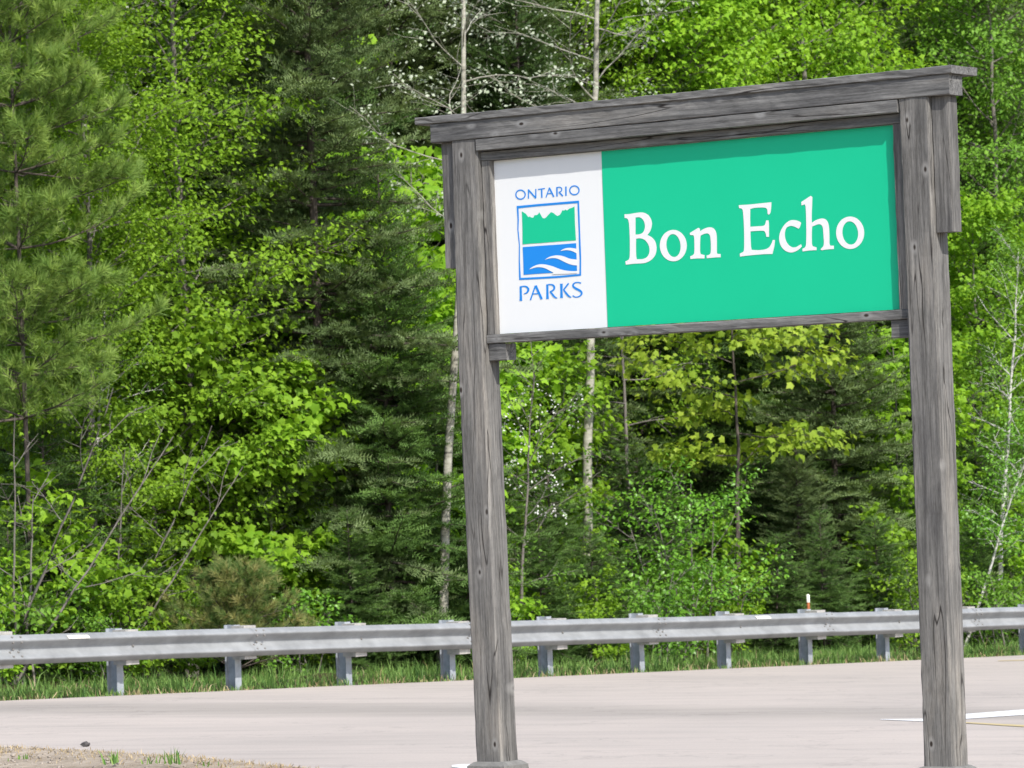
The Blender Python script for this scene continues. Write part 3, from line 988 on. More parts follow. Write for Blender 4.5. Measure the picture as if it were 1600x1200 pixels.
def i_post(s, z1):
    """rolled steel post: two flanges and a web"""
    c = rail_pt(s)
    t, nn = tdir(s)
    hw, hd, tf, tw = 0.051, 0.075, 0.007, 0.005
    prof = [(-hw, -hd), (hw, -hd), (hw, -hd + tf), (tw, -hd + tf), (tw, hd - tf), (hw, hd - tf), (hw, hd), (-hw, hd),
            (-hw, hd - tf), (-tw, hd - tf), (-tw, -hd + tf), (-hw, -hd + tf)]
    V = []
    for z in (-0.25, z1):
        for (a, b) in prof:
            p = c + t * a + nn * b
            V.append((p.x - GO.x, p.y - GO.y, c.z + z - GO.z))
    n = len(prof)
    Fc = [(i, (i + 1) % n, n + (i + 1) % n, n + i) for i in range(n)]
    Fc += [(n + 0, n + 1, n + 2, n + 11), (n + 5, n + 6, n + 7, n + 8), (n + 3, n + 4, n + 9, n + 10)]
    return link('post', pydata('post', V, Fc), M['galv_post'], guard)

for k in range(-3, 16):
    rnd = random.Random(k + 50)
    s = k * SP
    dz = rnd.gauss(0, .006)
    i_post(s, RAIL_TOP + 0.040 + dz)
    box_at('offset_block', s, -0.075 - 0.196, -0.077, 0.10, RAIL_TOP - HB - 0.045 + rnd.gauss(0, .012), RAIL_TOP + 0.024 + rnd.gauss(0, .007), M['block'], guard)
secs = list(range(-3, 16, 2))
bolt_me = None
for i, k in enumerate(secs[:-1]):
    o = rail_section(k * SP - 0.02, (k + 2) * SP + 0.20, 0.004 if i % 2 == 0 else 0.0, i)
    # splice bolts at the right-hand lap, plus one bolt at the middle post
    spots = [((k + 2) * SP + ds, h) for ds in (0.03, 0.155) for h in (0.128, 0.074, -0.03, -0.074)] + [((k + 1) * SP, 0.0), ((k + 2) * SP + 0.09, 0.0)]
    for (s, h) in spots:
        c = rail_pt(s)
        t, nn = tdir(s)
        q = np.interp(-h, [-p[1] for p in WP], [p[0] for p in WP])
        p = c - nn * (0.275 + q + 0.007)
        if bolt_me is None:
            bm = bmesh.new()
            bmesh.ops.create_uvsphere(bm, u_segments=8, v_segments=5, radius=0.014)
            bolt_me = bpy.data.meshes.new('bolt')
            bm.to_mesh(bolt_me); bm.free()
            bolt_me.materials.append(M['bolt'])
        b = link('bolt', bolt_me, None, o)
        b.location = (p.x - GO.x, p.y - GO.y, c.z + RAIL_TOP - HB / 2 + h - GO.z)
# small cream reflector strips stuck on the upper corrugation
for s in (-1 * SP + 1.0, 6 * SP + 0.42):
    c = rail_pt(s)
    V = []
    for ds in (-0.16, 0.16):
        cc = rail_pt(s + ds)
        t, nn = tdir(s + ds)
        for (q, h) in ((0.046, .132), (0.062, .122), (0.068, .117), (0.080, .105), (0.083, .096)):
            p = cc - nn * (0.275 + q + 0.009)
            V.append((p.x - GO.x, p.y - GO.y, cc.z + RAIL_TOP - HB / 2 + h + 0.003 - GO.z))
    link('reflector_strip', pydata('reflector_strip', V, [(j, j + 5, j + 6, j + 1) for j in range(4)], True), M['cream'], guard)

# marker stake behind the rail
stake_p = at_forest(1265, 0.9)
stake = empty('marker_stake', tuple(stake_p))
tag(stake, 'thin marker stake with white top and rusty shaft behind guard rail', 'stake')
dist = stake_p.y
st_top = EYE + ray(1265, 928).z * dist - stake_p.z
st_mid = EYE + ray(1265, 941).z * dist - stake_p.z
tb = Tubes(); tb.add([(0, 0, -.1), (0, 0, st_mid)], [.022, .022], 8)
link('shaft', tb.mesh('shaft'), M['rust'], stake)
tb = Tubes(); tb.add([(0, 0, st_mid), (0, 0, st_top - .01), (0, 0, st_top)], [.024, .024, .004], 8)
link('reflective_top', tb.mesh('reflective_top'), M['cream'], stake)

# ------------------------------------------------------------------ foliage generators
MAPLE = (np.array([(.30, 0, .05), (0, 0, 0), (-.08, .33, -.06), (.16, .36, .00), (.46, .52, -.12), (.60, .28, .00), (1.0, 0, -.14),
                   (.60, -.28, .00), (.46, -.52, -.12), (.16, -.36, .00), (-.08, -.33, -.06)]),
         np.array([(0, i, i + 1) for i in range(1, 10)] + [(0, 10, 1)]))
MAPLE_LITE = (np.array([(0, 0, 0), (.30, .46, -.06), (.55, .24, .02), (1.0, 0, -.14), (.55, -.24, .02), (.30, -.46, -.06)]),
              np.array([(0, 2, 1), (0, 4, 2), (2, 4, 3), (0, 5, 4)]))
OVATE = (np.array([(0, 0, 0), (.40, .34, -.05), (1, 0, -.06), (.40, -.34, -.05), (.4, 0, .05)]),
         np.array([(0, 4, 1), (1, 4, 2), (2, 4, 3), (3, 4, 0)]))
SMALL = (np.array([(0, 0, 0), (.5, .34, .0), (1, 0, -.05), (.5, -.34, .0)]), np.array([(0, 3, 1), (1, 3, 2)]))
def _shoot():
    v, t = [], []
    v += [(0, .035, 0), (0, -.035, 0), (1.05, 0, .02)]; t.append((0, 1, 2))
    for i, x in enumerate((.05, .32, .58, .82)):
        l = .30 * (1.1 - .5 * x)
        for sy, sz in ((1, .15), (-1, .15), (.15 * (-1) ** i, .9)):
            b = len(v)
            v += [(x - .07, 0, .0), (x + .085, 0, .0), (x + .20, sy * l, sz * l)]
            t.append((b, b + 1, b + 2))
    return np.array(v), np.array(t)
SHOOT = _shoot()
def _tuft(n=26, seed=1):
    r = np.random.default_rng(seed)
    v, t = [], []
    for i in range(n):
        a = r.random() * 2 * np.pi
        el = r.random() * 0.95 + 0.12
        d = np.array([math.cos(el), math.sin(el) * math.cos(a), math.sin(el) * math.sin(a)])
        sd = np.cross(d, r.normal(size=3)); sd /= np.linalg.norm(sd)
        o = np.array([r.random() * .45 - .25, 0, 0])
        L_ = .8 + .4 * r.random()
        b = len(v)
        v += [o + sd * .032, o - sd * .032, o + d * L_ + np.array([0, 0, -.10])]
        t.append((b, b + 1, b + 2))
    return np.array(v), np.array(t)
TUFT = _tuft()

def scatter(name, tmpl, pos, axis, normal, size, tint):
    tv, tf = tmpl
    axis = nrm(axis)
    normal = normal - axis * np.sum(axis * normal, 1, keepdims=True)
    normal = nrm(normal)
    side = np.cross(normal, axis)
    n, k = len(pos), len(tv)
    V = pos[:, None] + size[:, None, None] * (tv[None, :, 0:1] * axis[:, None] + tv[None, :, 1:2] * side[:, None] + tv[None, :, 2:3] * normal[:, None])
    Fq = tf[None] + (np.arange(n) * k)[:, None, None]
    return mesh_np(name, V.reshape(-1, 3), Fq.reshape(-1, 3), np.repeat(tint, k))

def curve(p0, d0, length, n, bend, r, wander=0.12):
    """points of a limb: starts along d0, bends towards 'bend', wanders"""
    pts = [np.array(p0, float)]
    d = np.array(d0, float)
    st = length / n
    for i in range(n):
        d = d + bend * st + r.normal(size=3) * wander * math.sqrt(st)
        d /= np.linalg.norm(d)
        pts.append(pts[-1] + d * st)
    return np.array(pts)

def broadleaf(seed, H, R, cb=0.3, limbs=24, subs=7, tips=3, per=10, tmpl=MAPLE, size=0.10, trunk_r=0.07, lean=(0, 0), spread=0.16,
              up=0.55, shape='round', stems=1, droop=0.45, bare=0.0, size_var=0.35, top_bias=0.0, limb_k=0.30):
    r = np.random.default_rng(seed)
    tb = Tubes()
    tips_p, tips_d = [], []
    for st in range(stems):
        l = np.array(lean) + (r.normal(size=2) * 0.22 if stems > 1 else 0)
        h = H * (1 if st == 0 else 0.65 + 0.3 * r.random())
        n = 14
        base = np.array([r.normal() * .12 * (stems > 1), r.normal() * .12 * (stems > 1), -0.15])
        zs = np.linspace(0, 1, n + 1)
        wx = np.cumsum(r.normal(size=n + 1)) * 0.018 * H / 6
        wy = np.cumsum(r.normal(size=n + 1)) * 0.018 * H / 6
        tr = np.stack([base[0] + l[0] * h * zs + wx, base[1] + l[1] * h * zs + wy, base[2] + (h + .15) * zs], 1)
        tr_r = trunk_r * (1 - 0.93 * zs ** 0.9) * (1 if st == 0 else .7) + 0.004
        tb.add(tr, tr_r, 8)
        nl = max(4, limbs // stems)
        for i in range(nl):
            t = cb + (0.98 - cb) * ((i + r.random()) / nl) ** (1 - 0.3 * top_bias)
            u = (t - cb) / (1 - cb)
            if shape == 'round': pr = math.sqrt(max(0.05, 1 - (2 * u - 0.85) ** 2 / 1.5))
            elif shape == 'column': pr = 0.55 + 0.45 * math.sin(u * math.pi) if u < .85 else .4
            else: pr = 1.0 - 0.75 * u
            L_ = R * pr * (0.7 + 0.5 * r.random())
            az = i * 2.39996 + r.normal() * .35
            f = t * n
            k = min(int(f), n - 1)
            p0 = tr[k] * (1 - f + k) + tr[k + 1] * (f - k)
            el = up * (0.5 + u) + r.normal() * .15
            d = np.array([math.cos(az) * math.cos(el), math.sin(az) * math.cos(el), math.sin(el)])
            m = 7
            pts = curve(p0, d, L_, m, np.array([0, 0, .10]), r, 0.22)
            r0 = max(0.006, min(trunk_r * limb_k, tr_r[k] * .55) * (0.5 + .5 * pr))
            tb.add(pts, np.linspace(r0, .0035, m + 1), 5)
            for j in range(subs):
                v = 0.22 + 0.78 * (j + r.random()) / subs
                g = v * m
                q = min(int(g), m - 1)
                s0 = pts[q] * (1 - g + q) + pts[q + 1] * (g - q)
                dd = nrm(pts[q + 1] - pts[q])
                sa = nrm(np.cross(dd, [0, 0, 1.0]) + 1e-6) * (1 if j % 2 else -1)
                d2 = nrm(dd * .7 + sa * (.5 + .5 * r.random()) + r.normal(size=3) * .28)
                l2 = L_ * (0.20 + .26 * r.random()) * (1.15 - .5 * v) + .08
                p2 = curve(s0, d2, l2, 4, np.array([0, 0, .05]), r, .3)
                tb.add(p2, np.linspace(max(.0035, r0 * .35), .002, 5), 4)
                if r.random() < bare: continue
                for w in range(tips):
                    a = (w + 1) / tips
                    x = p2[min(4, int(round(a * 4)))]
                    tips_p.append(x); tips_d.append(nrm(p2[-1] - p2[0] + r.normal(size=3) * .05))
            if r.random() >= bare:
                tips_p.append(pts[-1]); tips_d.append(nrm(pts[-1] - pts[-2]))
    P, D = np.array(tips_p), np.array(tips_d)
    n = len(P) * per
    idx = np.repeat(np.arange(len(P)), per)
    off = r.normal(size=(n, 3)) * spread * np.array([1, 1, .55])
    pos = P[idx] + off
    out = nrm(off * np.array([1, 1, .3]) + D[idx] * .12 + r.normal(size=(n, 3)) * .05)
    axis = out * .8 + r.normal(size=(n, 3)) * .4 + np.array([0, 0, -droop])
    ctr = np.array([0, 0, H * .5])
    hor = nrm((pos - ctr) * np.array([1, 1, .2]))
    normal = np.array([0, 0, .75]) + hor * .45 + r.normal(size=(n, 3)) * .42
    sz = size * (1 - size_var + 2 * size_var * r.random(n))
    clump = np.repeat(r.random(len(P)), per)
    tint = np.clip(.5 * clump + .5 * r.random(n), 0, 1)
    return tb, scatter('crown', tmpl, pos, axis, normal, sz, tint)

def conifer(seed, H, R, cb=0.02, gap=0.34, per_whorl=6, shoot=0.15, trunk_r=0.10, power=0.85, droop=0.25, density=1.0, ragged=.22):
    """fir or spruce: whorls of flat, layered boughs carrying needle shoots"""
    r = np.random.default_rng(seed)
    tb = Tubes()
    zs = np.linspace(0, 1, 12)
    tr = np.stack([np.cumsum(r.normal(size=12)) * .012, np.cumsum(r.normal(size=12)) * .012, -.15 + zs * (H + .15)], 1)
    tb.add(tr, trunk_r * (1 - .95 * zs) + .006, 8)
    P, D, N = [], [], []
    z = H * cb + .25
    wi = 0
    while z < H * .985:
        u = z / H
        L0 = R * (1 - u) ** power + .10
        nb = per_whorl if u < .85 else 4
        for b in range(nb):
            az = wi * 1.1 + b * 2 * math.pi / nb + r.normal() * .25
            L_ = L0 * (1 + r.normal() * ragged)
            if L_ < .08: continue
            el = -.28 + .75 * u + r.normal() * .10
            d = np.array([math.cos(az) * math.cos(el), math.sin(az) * math.cos(el), math.sin(el)])
            x = np.interp(z, tr[:, 2], tr[:, 0]); y = np.interp(z, tr[:, 2], tr[:, 1])
            m = 6
            pts = curve((x, y, z + r.normal() * .08), d, L_, m, np.array([0, 0, droop * .5 / max(L_, .5)]), r, .07)
            tb.add(pts, np.linspace(.006 + .009 * L_, .003, m + 1), 4)
            # side boughs in a flat spray
            ns = max(3, int(L_ / .085 * density))
            seglen = L_ / m
            for j in range(ns):
                v = .12 + .88 * (j + r.random()) / ns
                g = v * m
                q = min(int(g), m - 1)
                s0 = pts[q] * (1 - g + q) + pts[q + 1] * (g - q)
                dd = nrm(pts[q + 1] - pts[q])
                sa = nrm(np.cross(dd, [0, 0, 1.0]))
                sg = 1 if j % 2 else -1
                l2 = min(.55, (.34 * L_ + .06) * (1.12 - v)) * (.7 + .6 * r.random()) + .05
                d2 = nrm(dd * .75 + sa * sg * .8 + np.array([0, 0, -.08]) + r.normal(size=3) * .10)
                k = max(1, int(round(l2 / (shoot * .72))))
                for w in range(k):
                    p = s0 + d2 * (l2 * w / k) + np.array([0, 0, -.10 * (l2 * w / k) ** 2])
                    P.append(p); D.append(d2 + np.array([0, 0, .10]) + r.normal(size=3) * .28)
                    N.append(np.array([0, 0, 1.0]) + r.normal(size=3) * .5)
                    if w < k - 1 and l2 > .2:
                        P.append(p); D.append(d2 * .7 + np.cross([0, 0, 1.0], d2) * (.7 if r.random() < .5 else -.7) + np.array([0, 0, .15]) + r.normal(size=3) * .28)
                        N.append(np.array([0, 0, 1.0]) + r.normal(size=3) * .5)
            P.append(pts[-1]); D.append(nrm(pts[-1] - pts[-2])); N.append(np.array([0, 0, 1.0]))
        z += gap * (.8 + .4 * r.random()) * (1 - .35 * u)
        wi += 1
    P, D, N = np.array(P), np.array(D), np.array(N)
    rad = np.hypot(P[:, 0], P[:, 1]) / (R * np.clip(1 - P[:, 2] / H, .05, 1) ** power + .1)
    tint = np.clip(.30 * r.random(len(P)) + .15 + .55 * (rad > .78) * r.random(len(P)), 0, 1)   # pale new growth on the shoot tips
    sz = shoot * (.75 + .5 * r.random(len(P)))
    return tb, scatter('crown', SHOOT, P, D, N, sz, tint)

def pine(seed, H, R, cb=0.2, gap=0.6, per_whorl=5, tuft=0.11, trunk_r=0.11, tufts=16, lean=(0, 0), young=False):
    r = np.random.default_rng(seed)
    tb = Tubes()
    zs = np.linspace(0, 1, 12)
    tr = np.stack([lean[0] * H * zs + np.cumsum(r.normal(size=12)) * .02, lean[1] * H * zs + np.cumsum(r.normal(size=12)) * .02, -.15 + zs * (H + .15)], 1)
    tb.add(tr, trunk_r * (1 - .92 * zs) + .006, 8)
    P, D = [], []
    z = H * cb + .1
    wi = 0
    while z < H:
        u = (z / H - cb) / (1 - cb)
        for b in range(per_whorl):
            az = wi * .9 + b * 2 * math.pi / per_whorl + r.normal() * .3
            L_ = (R * (1 - u) ** .7 * (.65 + .5 * r.random()) + .15) if young else R * math.sqrt(max(.06, 1 - u)) * (.6 + .5 * r.random())
            el = (.45 if young else .02 + .35 * u) + r.normal() * .14
            d = np.array([math.cos(az) * math.cos(el), math.sin(az) * math.cos(el), math.sin(el)])
            x = np.interp(z, tr[:, 2], tr[:, 0]); y = np.interp(z, tr[:, 2], tr[:, 1])
            m = 8
            pts = curve((x, y, z), d, L_, m, np.array([0, 0, .16]), r, .12)
            tb.add(pts, np.linspace(.005 + .006 * L_, .003, m + 1), 5)
            nsub = tufts
            for j in range(nsub):
                v = .14 + .86 * (j + r.random()) / nsub
                g = v * m
                q = min(int(g), m - 1)
                s0 = pts[q] * (1 - g + q) + pts[q + 1] * (g - q)
                dd = nrm(pts[q + 1] - pts[q])
                sa = nrm(np.cross(dd, [0, 0, 1.0])) * (1 if j % 2 else -1)
                l2 = (.16 + .26 * L_ * (1.1 - v)) * (.6 + .7 * r.random())
                d2 = nrm(dd * .8 + sa * .7 + np.array([0, 0, .18]) + r.normal(size=3) * .2)
                p2 = np.array([s0 + d2 * l2 * a + np.array([0, 0, .06 * a * a]) for a in (0, .5, 1)])
                tb.add(p2, [.005, .004, .003], 4)
                for a in (.35, .6, .8, 1.0):
                    P.append(s0 + d2 * l2 * a + np.array([0, 0, .06 * a * a])); D.append(d2 + np.array([0, 0, .35]) + r.normal(size=3) * .3)
            P.append(pts[-1]); D.append(nrm(pts[-1] - pts[-2]) + np.array([0, 0, .3]))
        z += gap * (.75 + .5 * r.random())
        wi += 1
    P, D = np.array(P), np.array(D)
    N = r.normal(size=P.shape)
    return tb, scatter('crown', TUFT, P, D, N, tuft * (.8 + .4 * r.random(len(P))), np.clip(r.random(len(P)) ** 1.3, 0, 1))

MESH = {}
def make(key, gen, bark, leaf, **kw):
    tb, crown = gen(**kw)
    t = tb.mesh('trunk')
    t.materials.append(M[bark])
    crown.materials.append(M[leaf])
    MESH[key] = (t, crown)

def place(name, key, px, d, label, cat='tree', group=None, scale=1.0, rz=None, leaf=None, sz=None, sink=0.0):
    p = at_forest(px, d)
    rnd = random.Random(int(px * 7 + d * 131))
    o = empty(name, (p.x, p.y, p.z - sink), rnd.random() * 6.28 if rz is None else rz)
    s = scale
    o.scale = (s, s, s * (sz or 1.0))
    tag(o, label, cat, group)
    t, c_ = MESH[key]
    tr = link('trunk', t, None, o)
    cr = link('crown', c_, None, o)
    if leaf:
        cr.material_slots[0].link = 'OBJECT'
        cr.material_slots[0].material = M[leaf]
    return o

# ------------------------------------------------------------------ tree kinds
make('maple_a', broadleaf, 'bark_grey', 'maple', seed=1, H=11, R=2.1, cb=.26, limbs=44, subs=9, tips=3, per=16, limb_k=.2, size=.095, trunk_r=.09, tmpl=MAPLE_LITE, spread=.15)
make('maple_b', broadleaf, 'bark_grey', 'maple', seed=2, H=9, R=1.9, cb=.22, limbs=36, subs=9, tips=3, per=14, limb_k=.2, size=.095, trunk_r=.08, spread=.15)
make('maple_sap_a', broadleaf, 'bark_grey', 'maple_bright', seed=3, H=3.8, R=1.1, cb=.24, limbs=24, subs=7, tips=2, per=13, size=.110, trunk_r=.03, spread=.13, up=.5)
make('maple_sap_b', broadleaf, 'bark_grey', 'maple_bright', seed=4, H=2.4, R=.85, cb=.15, limbs=14, subs=5, tips=2, per=8, size=.105, trunk_r=.02, spread=.12, stems=2)
make('maple_sap_c', broadleaf, 'bark_grey', 'maple', seed=5, H=4.8, R=1.35, cb=.25, limbs=28, subs=7, tips=2, per=12, size=.100, trunk_r=.035, spread=.14, up=.45)
make('maple_tier', broadleaf, 'bark_dark', 'maple_yellow', seed=6, H=5.6, R=1.75, cb=.50, limbs=11, subs=7, tips=3, per=9, size=.105, trunk_r=.05, spread=.13, up=.18, droop=.6)
make('poplar_shrub', broadleaf, 'bark_grey', 'poplar', seed=7, H=2.5, R=1.05, cb=.10, limbs=26, subs=6, tips=3, per=9, tmpl=OVATE, size=.065, trunk_r=.022, spread=.12, stems=4)
make('birch_leafy', broadleaf, 'bark_birch', 'broad_mid', seed=8, H=6.5, R=1.1, cb=.28, limbs=26, subs=7, tips=3, per=11, tmpl=SMALL, size=.055, trunk_r=.048, spread=.13, lean=(.075, 0), up=.7)
make('birch_lean', broadleaf, 'bark_birch', 'poplar', seed=9, H=3.3, R=.8, cb=.42, limbs=14, subs=6, tips=3, per=12, tmpl=SMALL, size=.05, trunk_r=.026, spread=.12, lean=(.38, .05), up=.8)
make('aspen_a', broadleaf, 'bark_aspen', 'silver', seed=10, H=13.5, R=1.7, cb=.40, limbs=30, subs=9, tips=3, per=5, limb_k=.16, tmpl=SMALL, size=.052, trunk_r=.066, spread=.12, lean=(.070, .0), up=.55, bare=.25)
make('aspen_b', broadleaf, 'bark_aspen', 'silver', seed=11, H=14.5, R=2.1, cb=.44, limbs=34, subs=9, tips=3, per=6, limb_k=.16, tmpl=SMALL, size=.052, trunk_r=.085, spread=.13, lean=(.052, .0), up=.5, bare=.15)
make('serviceberry', broadleaf, 'bark_grey', 'broad_mid', seed=12, H=3.9, R=1.15, cb=.28, limbs=18, subs=6, tips=2, per=5, tmpl=OVATE, size=.060, trunk_r=.026, spread=.11, lean=(.10, 0), up=.7)
make('dead_tree', broadleaf, 'bark_grey', 'fir_dark', seed=13, H=6.2, R=1.15, cb=.30, limbs=17, subs=6, tips=1, per=1, tmpl=SMALL, size=.03, trunk_r=.05, spread=.05, up=.15, bare=.93)
make('bare_shrub', broadleaf, 'bark_grey', 'maple', seed=14, H=3.4, R=.8, cb=.25, limbs=16, subs=5, tips=1, per=2, tmpl=MAPLE_LITE, size=.06, trunk_r=.022, spread=.10, stems=4, lean=(.30, 0), bare=.6)
make('fresh_tall', broadleaf, 'bark_grey', 'maple_bright', seed=15, H=15, R=2.8, cb=.30, limbs=54, subs=9, tips=3, per=17, limb_k=.16, tmpl=MAPLE_LITE, size=.105, trunk_r=.12, spread=.2)
make('small_leaf', broadleaf, 'bark_grey', 'maple', seed=16, H=10.5, R=1.85, cb=.12, limbs=56, subs=9, tips=3, per=22, limb_k=.16, tmpl=OVATE, size=.072, trunk_r=.10, spread=.16, up=.5)
make('under_shrub', broadleaf, 'bark_grey', 'maple', seed=17, H=1.3, R=.75, cb=.08, limbs=14, subs=5, tips=2, per=8, tmpl=OVATE, size=.075, trunk_r=.014, spread=.11, stems=3)
make('fir_a', conifer, 'bark_dark', 'fir', seed=21, H=6.5, R=1.8, gap=.22, per_whorl=9, shoot=.16, trunk_r=.05)
make('fir_b', conifer, 'bark_dark', 'fir', seed=22, H=4.2, R=1.45, gap=.23, per_whorl=8, shoot=.16, trunk_r=.05)
make('fir_tall', conifer, 'bark_dark', 'fir_dark', seed=23, H=13.5, R=2.4, gap=.33, per_whorl=8, shoot=.21, density=.78, power=.66, trunk_r=.10)
make('spruce_tall', conifer, 'bark_dark', 'spruce', seed=24, H=14, R=2.4, gap=.32, per_whorl=8, shoot=.20, density=.80, power=.62, droop=.1, trunk_r=.10)
make('spruce_mid', conifer, 'bark_dark', 'spruce', seed=25, H=7.5, R=1.8, gap=.26, per_whorl=8, shoot=.18, density=.9, power=.7, trunk_r=.07)
make('hemlock', conifer, 'bark_dark', 'fir', seed=26, H=3.2, R=1.3, gap=.20, per_whorl=7, shoot=.15, droop=-.15, trunk_r=.035, power=.6)
make('white_pine', pine, 'bark_dark', 'pine', seed=31, H=13, R=2.05, cb=.24, gap=.42, per_whorl=6, tuft=.155, trunk_r=.034, tufts=13)
make('young_pine', pine, 'bark_dark', 'pine_brown', seed=32, H=1.55, R=1.15, cb=.06, gap=.20, per_whorl=7, tuft=.12, trunk_r=.03, tufts=7, young=True)

# ------------------------------------------------------------------ the trees one can tell apart
def blossoms(o, seed, n, zr, rad, lean):
    r = np.random.default_rng(seed)
    k = n // 7
    z = zr[0] + (zr[1] - zr[0]) * r.random(k)
    a = r.random(k) * 6.28
    rr = rad * (.25 + .75 * r.random(k))
    P = np.stack([lean * z + rr * np.cos(a), rr * np.sin(a), z], 1)
    P = np.repeat(P, 7, 0) + r.normal(size=(k * 7, 3)) * .045
    me = scatter('blossoms', SMALL, P, r.normal(size=P.shape), r.normal(size=P.shape) + np.array([0, -.8, .5]), np.full(len(P), .036), r.random(len(P)))
    link('blossoms', me, M['blossom'], o)

place('white_pine', 'white_pine', 52, 3.6, 'tall white pine with long soft needles and horizontal boughs at the forest edge', scale=.86, sz=1.15)
place('maple_tree', 'small_leaf', 165, 4.2, 'light green leafy tree mingled with the white pine boughs', rz=3.6, scale=.80)
place('maple_tree', 'small_leaf', 292, 4.9, 'tall light green leafy tree between the white pine and the dark spruce', rz=1.0, scale=1.05)
place('spruce_tree', 'spruce_tall', 512, 4.1, 'tall grey green spruce rising beside the light green leafy tree', leaf='spruce', scale=.84, sz=1.2)
place('fir_tree', 'fir_tall', 450, 9.5, 'tall very dark fir standing in shade behind the bright maple sapling')
place('maple_sapling', 'maple_sap_a', 432, 4.0, 'bright yellow green maple sapling above the browned young pine', rz=.4)
place('fir_tree', 'fir_a', 615, 3.4, 'dense dark green fir with layered boughs left of the pale aspen trunk')
place('young_pine', 'young_pine', 372, 2.0, 'bushy young pine with browned needles just behind the guard rail', scale=.84)
place('aspen_tree', 'aspen_a', 689, 2.75, 'slender leaning aspen with pale trunk passing behind the left sign post', rz=0)
place('aspen_tree', 'aspen_b', 911, 4.9, 'straight aspen with pale trunk passing behind the sign panel', rz=0)
ob = place('serviceberry', 'serviceberry', 803, 2.8, 'small serviceberry with white blossoms and thin grey stems beside left post', 'shrub', rz=0)
blossoms(ob, 5, 420, (2.0, 3.7), .75, .10)
place('maple_tree', 'maple_tier', 1160, 4.6, 'yellow green maple with flat tiers of leaves below the sign panel', rz=.9)
place('spruce_tree', 'spruce_mid', 1318, 5.0, 'grey green spruce with drooping pale tips left of the right sign post')
place('poplar_shrub', 'poplar_shrub', 1082, 3.0, 'rounded glossy green shrub below the yellow green maple', 'shrub')
place('birch_tree', 'birch_leafy', 1566, 4.6, 'thin white birch with fine leaves right of the right sign post', rz=0)
place('birch_tree', 'birch_lean', 1502, 3.2, 'white birch stem leaning strongly beside the right sign post', rz=0)
place('maple_tree', 'maple_b', 1545, 7.2, 'bright green maple behind the white birches', leaf='maple_bright', scale=.80)
place('maple_sapling', 'maple_sap_c', 1408, 5.0, 'yellowish maple sapling partly hidden behind the right sign post', leaf='maple_bright')
place('dead_tree', 'dead_tree', 985, 7.4, 'dead grey tree with bare curved branches right of the straight aspen', rz=.3)
place('fir_tree', 'fir_b', 868, 4.6, 'low dark fir at the foot of the straight aspen', scale=.72)
place('hemlock_tree', 'hemlock', 70, 4.2, 'low feathery dark green hemlock under the white pine')
place('bare_shrub', 'bare_shrub', 14, 2.7, 'clump of nearly bare grey stems arching under the white pine', 'shrub', rz=0)
place('bare_shrub', 'bare_shrub', 165, 3.6, 'tangle of bare leaning stems beside the thin white birch stem', 'shrub', rz=.2, scale=.9)
place('birch_tree', 'birch_leafy', 136, 4.6, 'thin white birch stem among the saplings under the white pine', rz=0, scale=.72)
place('maple_sapling', 'maple_sap_c', 245, 4.6, 'spreading mid green maple sapling left of the bright maple sapling', rz=2.2)
place('maple_sapling', 'maple_sap_c', 120, 6.0, 'leafy maple sapling growing through the white pine boughs', rz=4.0, scale=1.15)
place('maple_sapling', 'maple_sap_a', 690, 5.6, 'bright maple leaves around the leaning aspen trunk', rz=3.4, scale=1.25)
place('maple_sapling', 'maple_sap_c', 655, 6.6, 'bright maple behind the dense fir beside the left sign post', rz=1.1, scale=1.45, leaf='maple_bright')
place('maple_sapling', 'maple_sap_c', 845, 5.4, 'green maple sapling behind the flowering serviceberry', rz=2.9, scale=.9)
place('maple_tree', 'maple_a', 60, 8.5, 'leafy green maple standing behind the white pine', rz=2.0)
place('aspen_tree', 'aspen_b', 398, 10.5, 'aspen with bare grey upper trunk above the light green leafy tree', rz=2.6, scale=1.15)
place('aspen_tree', 'aspen_b', 118, 9.5, 'pale aspen trunk showing above the white pine', rz=1.0, scale=1.1)
place('fir_tree', 'fir_tall', 840, 9.0, 'dark fir behind the straight aspen and serviceberry', rz=1.4, scale=.80)
place('fir_tree', 'fir_tall', 1015, 10.0, 'dark fir behind the dead grey tree', rz=3.3, scale=.85)
place('fir_tree', 'fir_tall', 1405, 10.5, 'very dark fir in shade behind the right sign post', rz=5.1, scale=.85)
place('spruce_tree', 'spruce_tall', 1545, 11.0, 'tall olive spruce right of the sign above the bright maple', rz=.5, scale=1.05)
place('spruce_tree', 'spruce_tall', 1395, 14.0, 'tall spruce rising above the right end of the sign', rz=2.5)
place('maple_tree', 'fresh_tall', 1190, 13.0, 'tall fresh green maple above the middle of the sign', rz=.2)
place('maple_tree', 'fresh_tall', 960, 15.0, 'tall fresh green maple behind the silvery aspen crowns', rz=2.2)
place('spruce_tree', 'spruce_tall', 640, 11.5, 'tall spruce behind the leaning aspen crown', rz=4.4)
place('fir_tree', 'fir_a', 1225, 8.8, 'dark fir behind the yellow green maple', rz=2.2, scale=1.1)
place('spruce_tree', 'spruce_mid', 1255, 4.6, 'low grey green spruce behind the marker stake', rz=1.2, scale=.46)

place('maple_tree', 'fresh_tall', 1075, 9.6, 'fresh green maple crown just above the left half of the sign', rz=3.0, scale=.95)
place('maple_tree', 'fresh_tall', 1285, 10.0, 'fresh green maple crown just above the right half of the sign', rz=5.0, scale=.92)
place('broadleaf_tree', 'small_leaf', 1580, 9.0, 'olive green small leaved tree above the white birches', rz=2.0, scale=1.15, leaf='broad_mid')

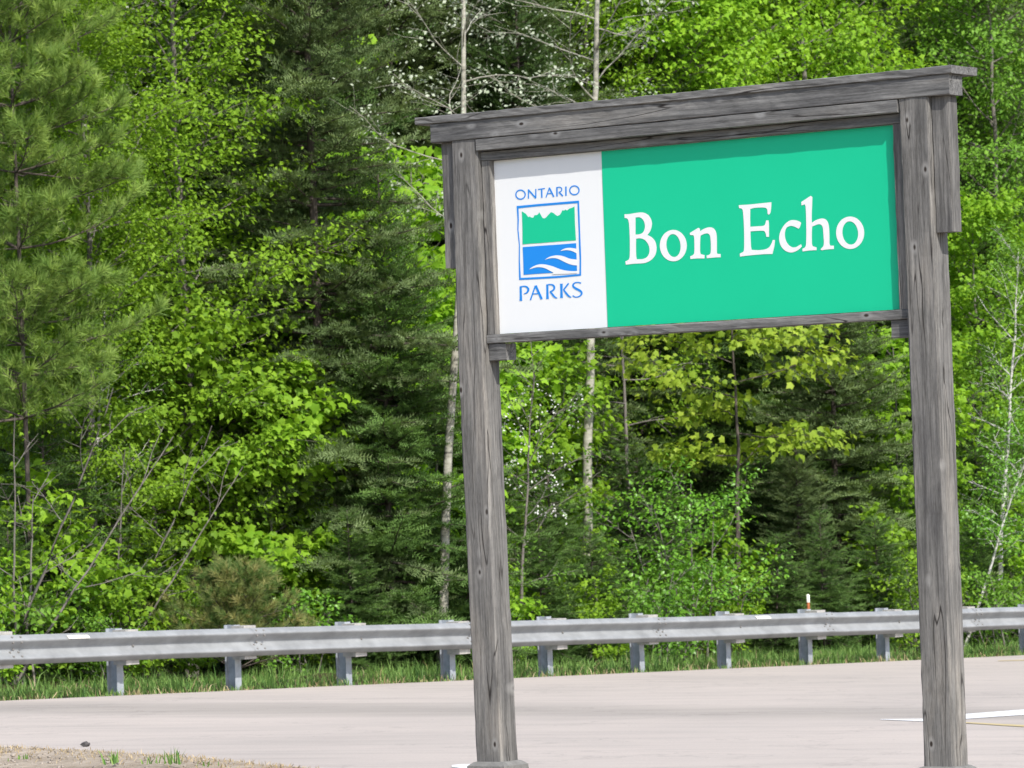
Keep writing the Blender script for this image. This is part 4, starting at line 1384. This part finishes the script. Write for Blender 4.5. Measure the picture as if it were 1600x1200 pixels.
# low growth along the forest edge: look-alikes told apart only by place
rnd = random.Random(77)
G1 = 'maple saplings along the forest edge'
for px in (-20, 60, 205, 290, 500, 780, 945, 1140, 1400, 1585, 1620):
    place('maple_sapling', 'maple_sap_b', px + rnd.uniform(-12, 12), rnd.uniform(2.4, 3.6), 'low maple sapling just behind the guard rail', 'tree', G1, scale=rnd.uniform(.45, .95), leaf=rnd.choice(['maple_bright', 'maple', 'maple', None]))
G2 = 'shrubs along the forest edge'
for px in (-30, 40, 110, 180, 240, 470, 790, 990, 1050, 1110, 1430, 1550, 1610):
    place('leafy_shrub', 'under_shrub', px + rnd.uniform(-20, 20), rnd.uniform(1.7, 3.4), 'knee high green leafy shrub just behind the guard rail', 'shrub', G2, scale=rnd.uniform(.55, 1.1), leaf=rnd.choice(['maple', 'broad_mid', 'poplar', 'broad_mid']))
G3 = 'small firs in the undergrowth'
for px in (-30, 170, 330, 520, 700, 770, 930, 1010, 1120, 1200, 1370, 1440, 1520, 1600):
    place('small_fir', rnd.choice(['hemlock', 'fir_b']), px + rnd.uniform(-15, 15), rnd.uniform(4.4, 7.0), 'small dark fir in the shaded undergrowth', 'tree', G3, scale=rnd.uniform(.6, 1.0))
for px, d, sc in ((548, 2.9, .5), (735, 2.8, .55), (850, 3.0, .5), (930, 3.2, .55), (1215, 3.0, .55), (1290, 2.8, .5), (1375, 3.0, .62), (1525, 3.4, .5), (20, 3.4, .5)):
    place('small_fir', 'hemlock' if sc > .52 else 'fir_b', px, d, 'knee high fir with low spreading boughs close behind the guard rail', 'tree', 'low firs close behind the guard rail', scale=sc)
# the slope behind
G4, G5 = 'firs filling the slope behind', 'broadleaf trees filling the slope behind'
for row, (d, step) in enumerate(((11.5, 105), (15.5, 100), (20, 100))):
    px = -120 + row * 37
    i = 0
    while px < 1740:
        q = px + rnd.uniform(-22, 22)
        dd = d + rnd.uniform(-1.4, 1.4)
        if (i + row) % 3 == 1 or (row == 0 and (880 < px < 1320)):
            place('broadleaf_tree', rnd.choice(['maple_a', 'small_leaf', 'fresh_tall']), q, dd, 'green broadleaf tree on the slope behind the front trees', 'tree', G5, scale=rnd.uniform(.9, 1.15))
        else:
            place('fir_tree', rnd.choice(['fir_tall', 'spruce_tall', 'fir_tall']), q, dd, 'dark conifer on the slope behind the front trees', 'tree', G4, scale=rnd.uniform(.85, 1.15))
        px += step
        i += 1
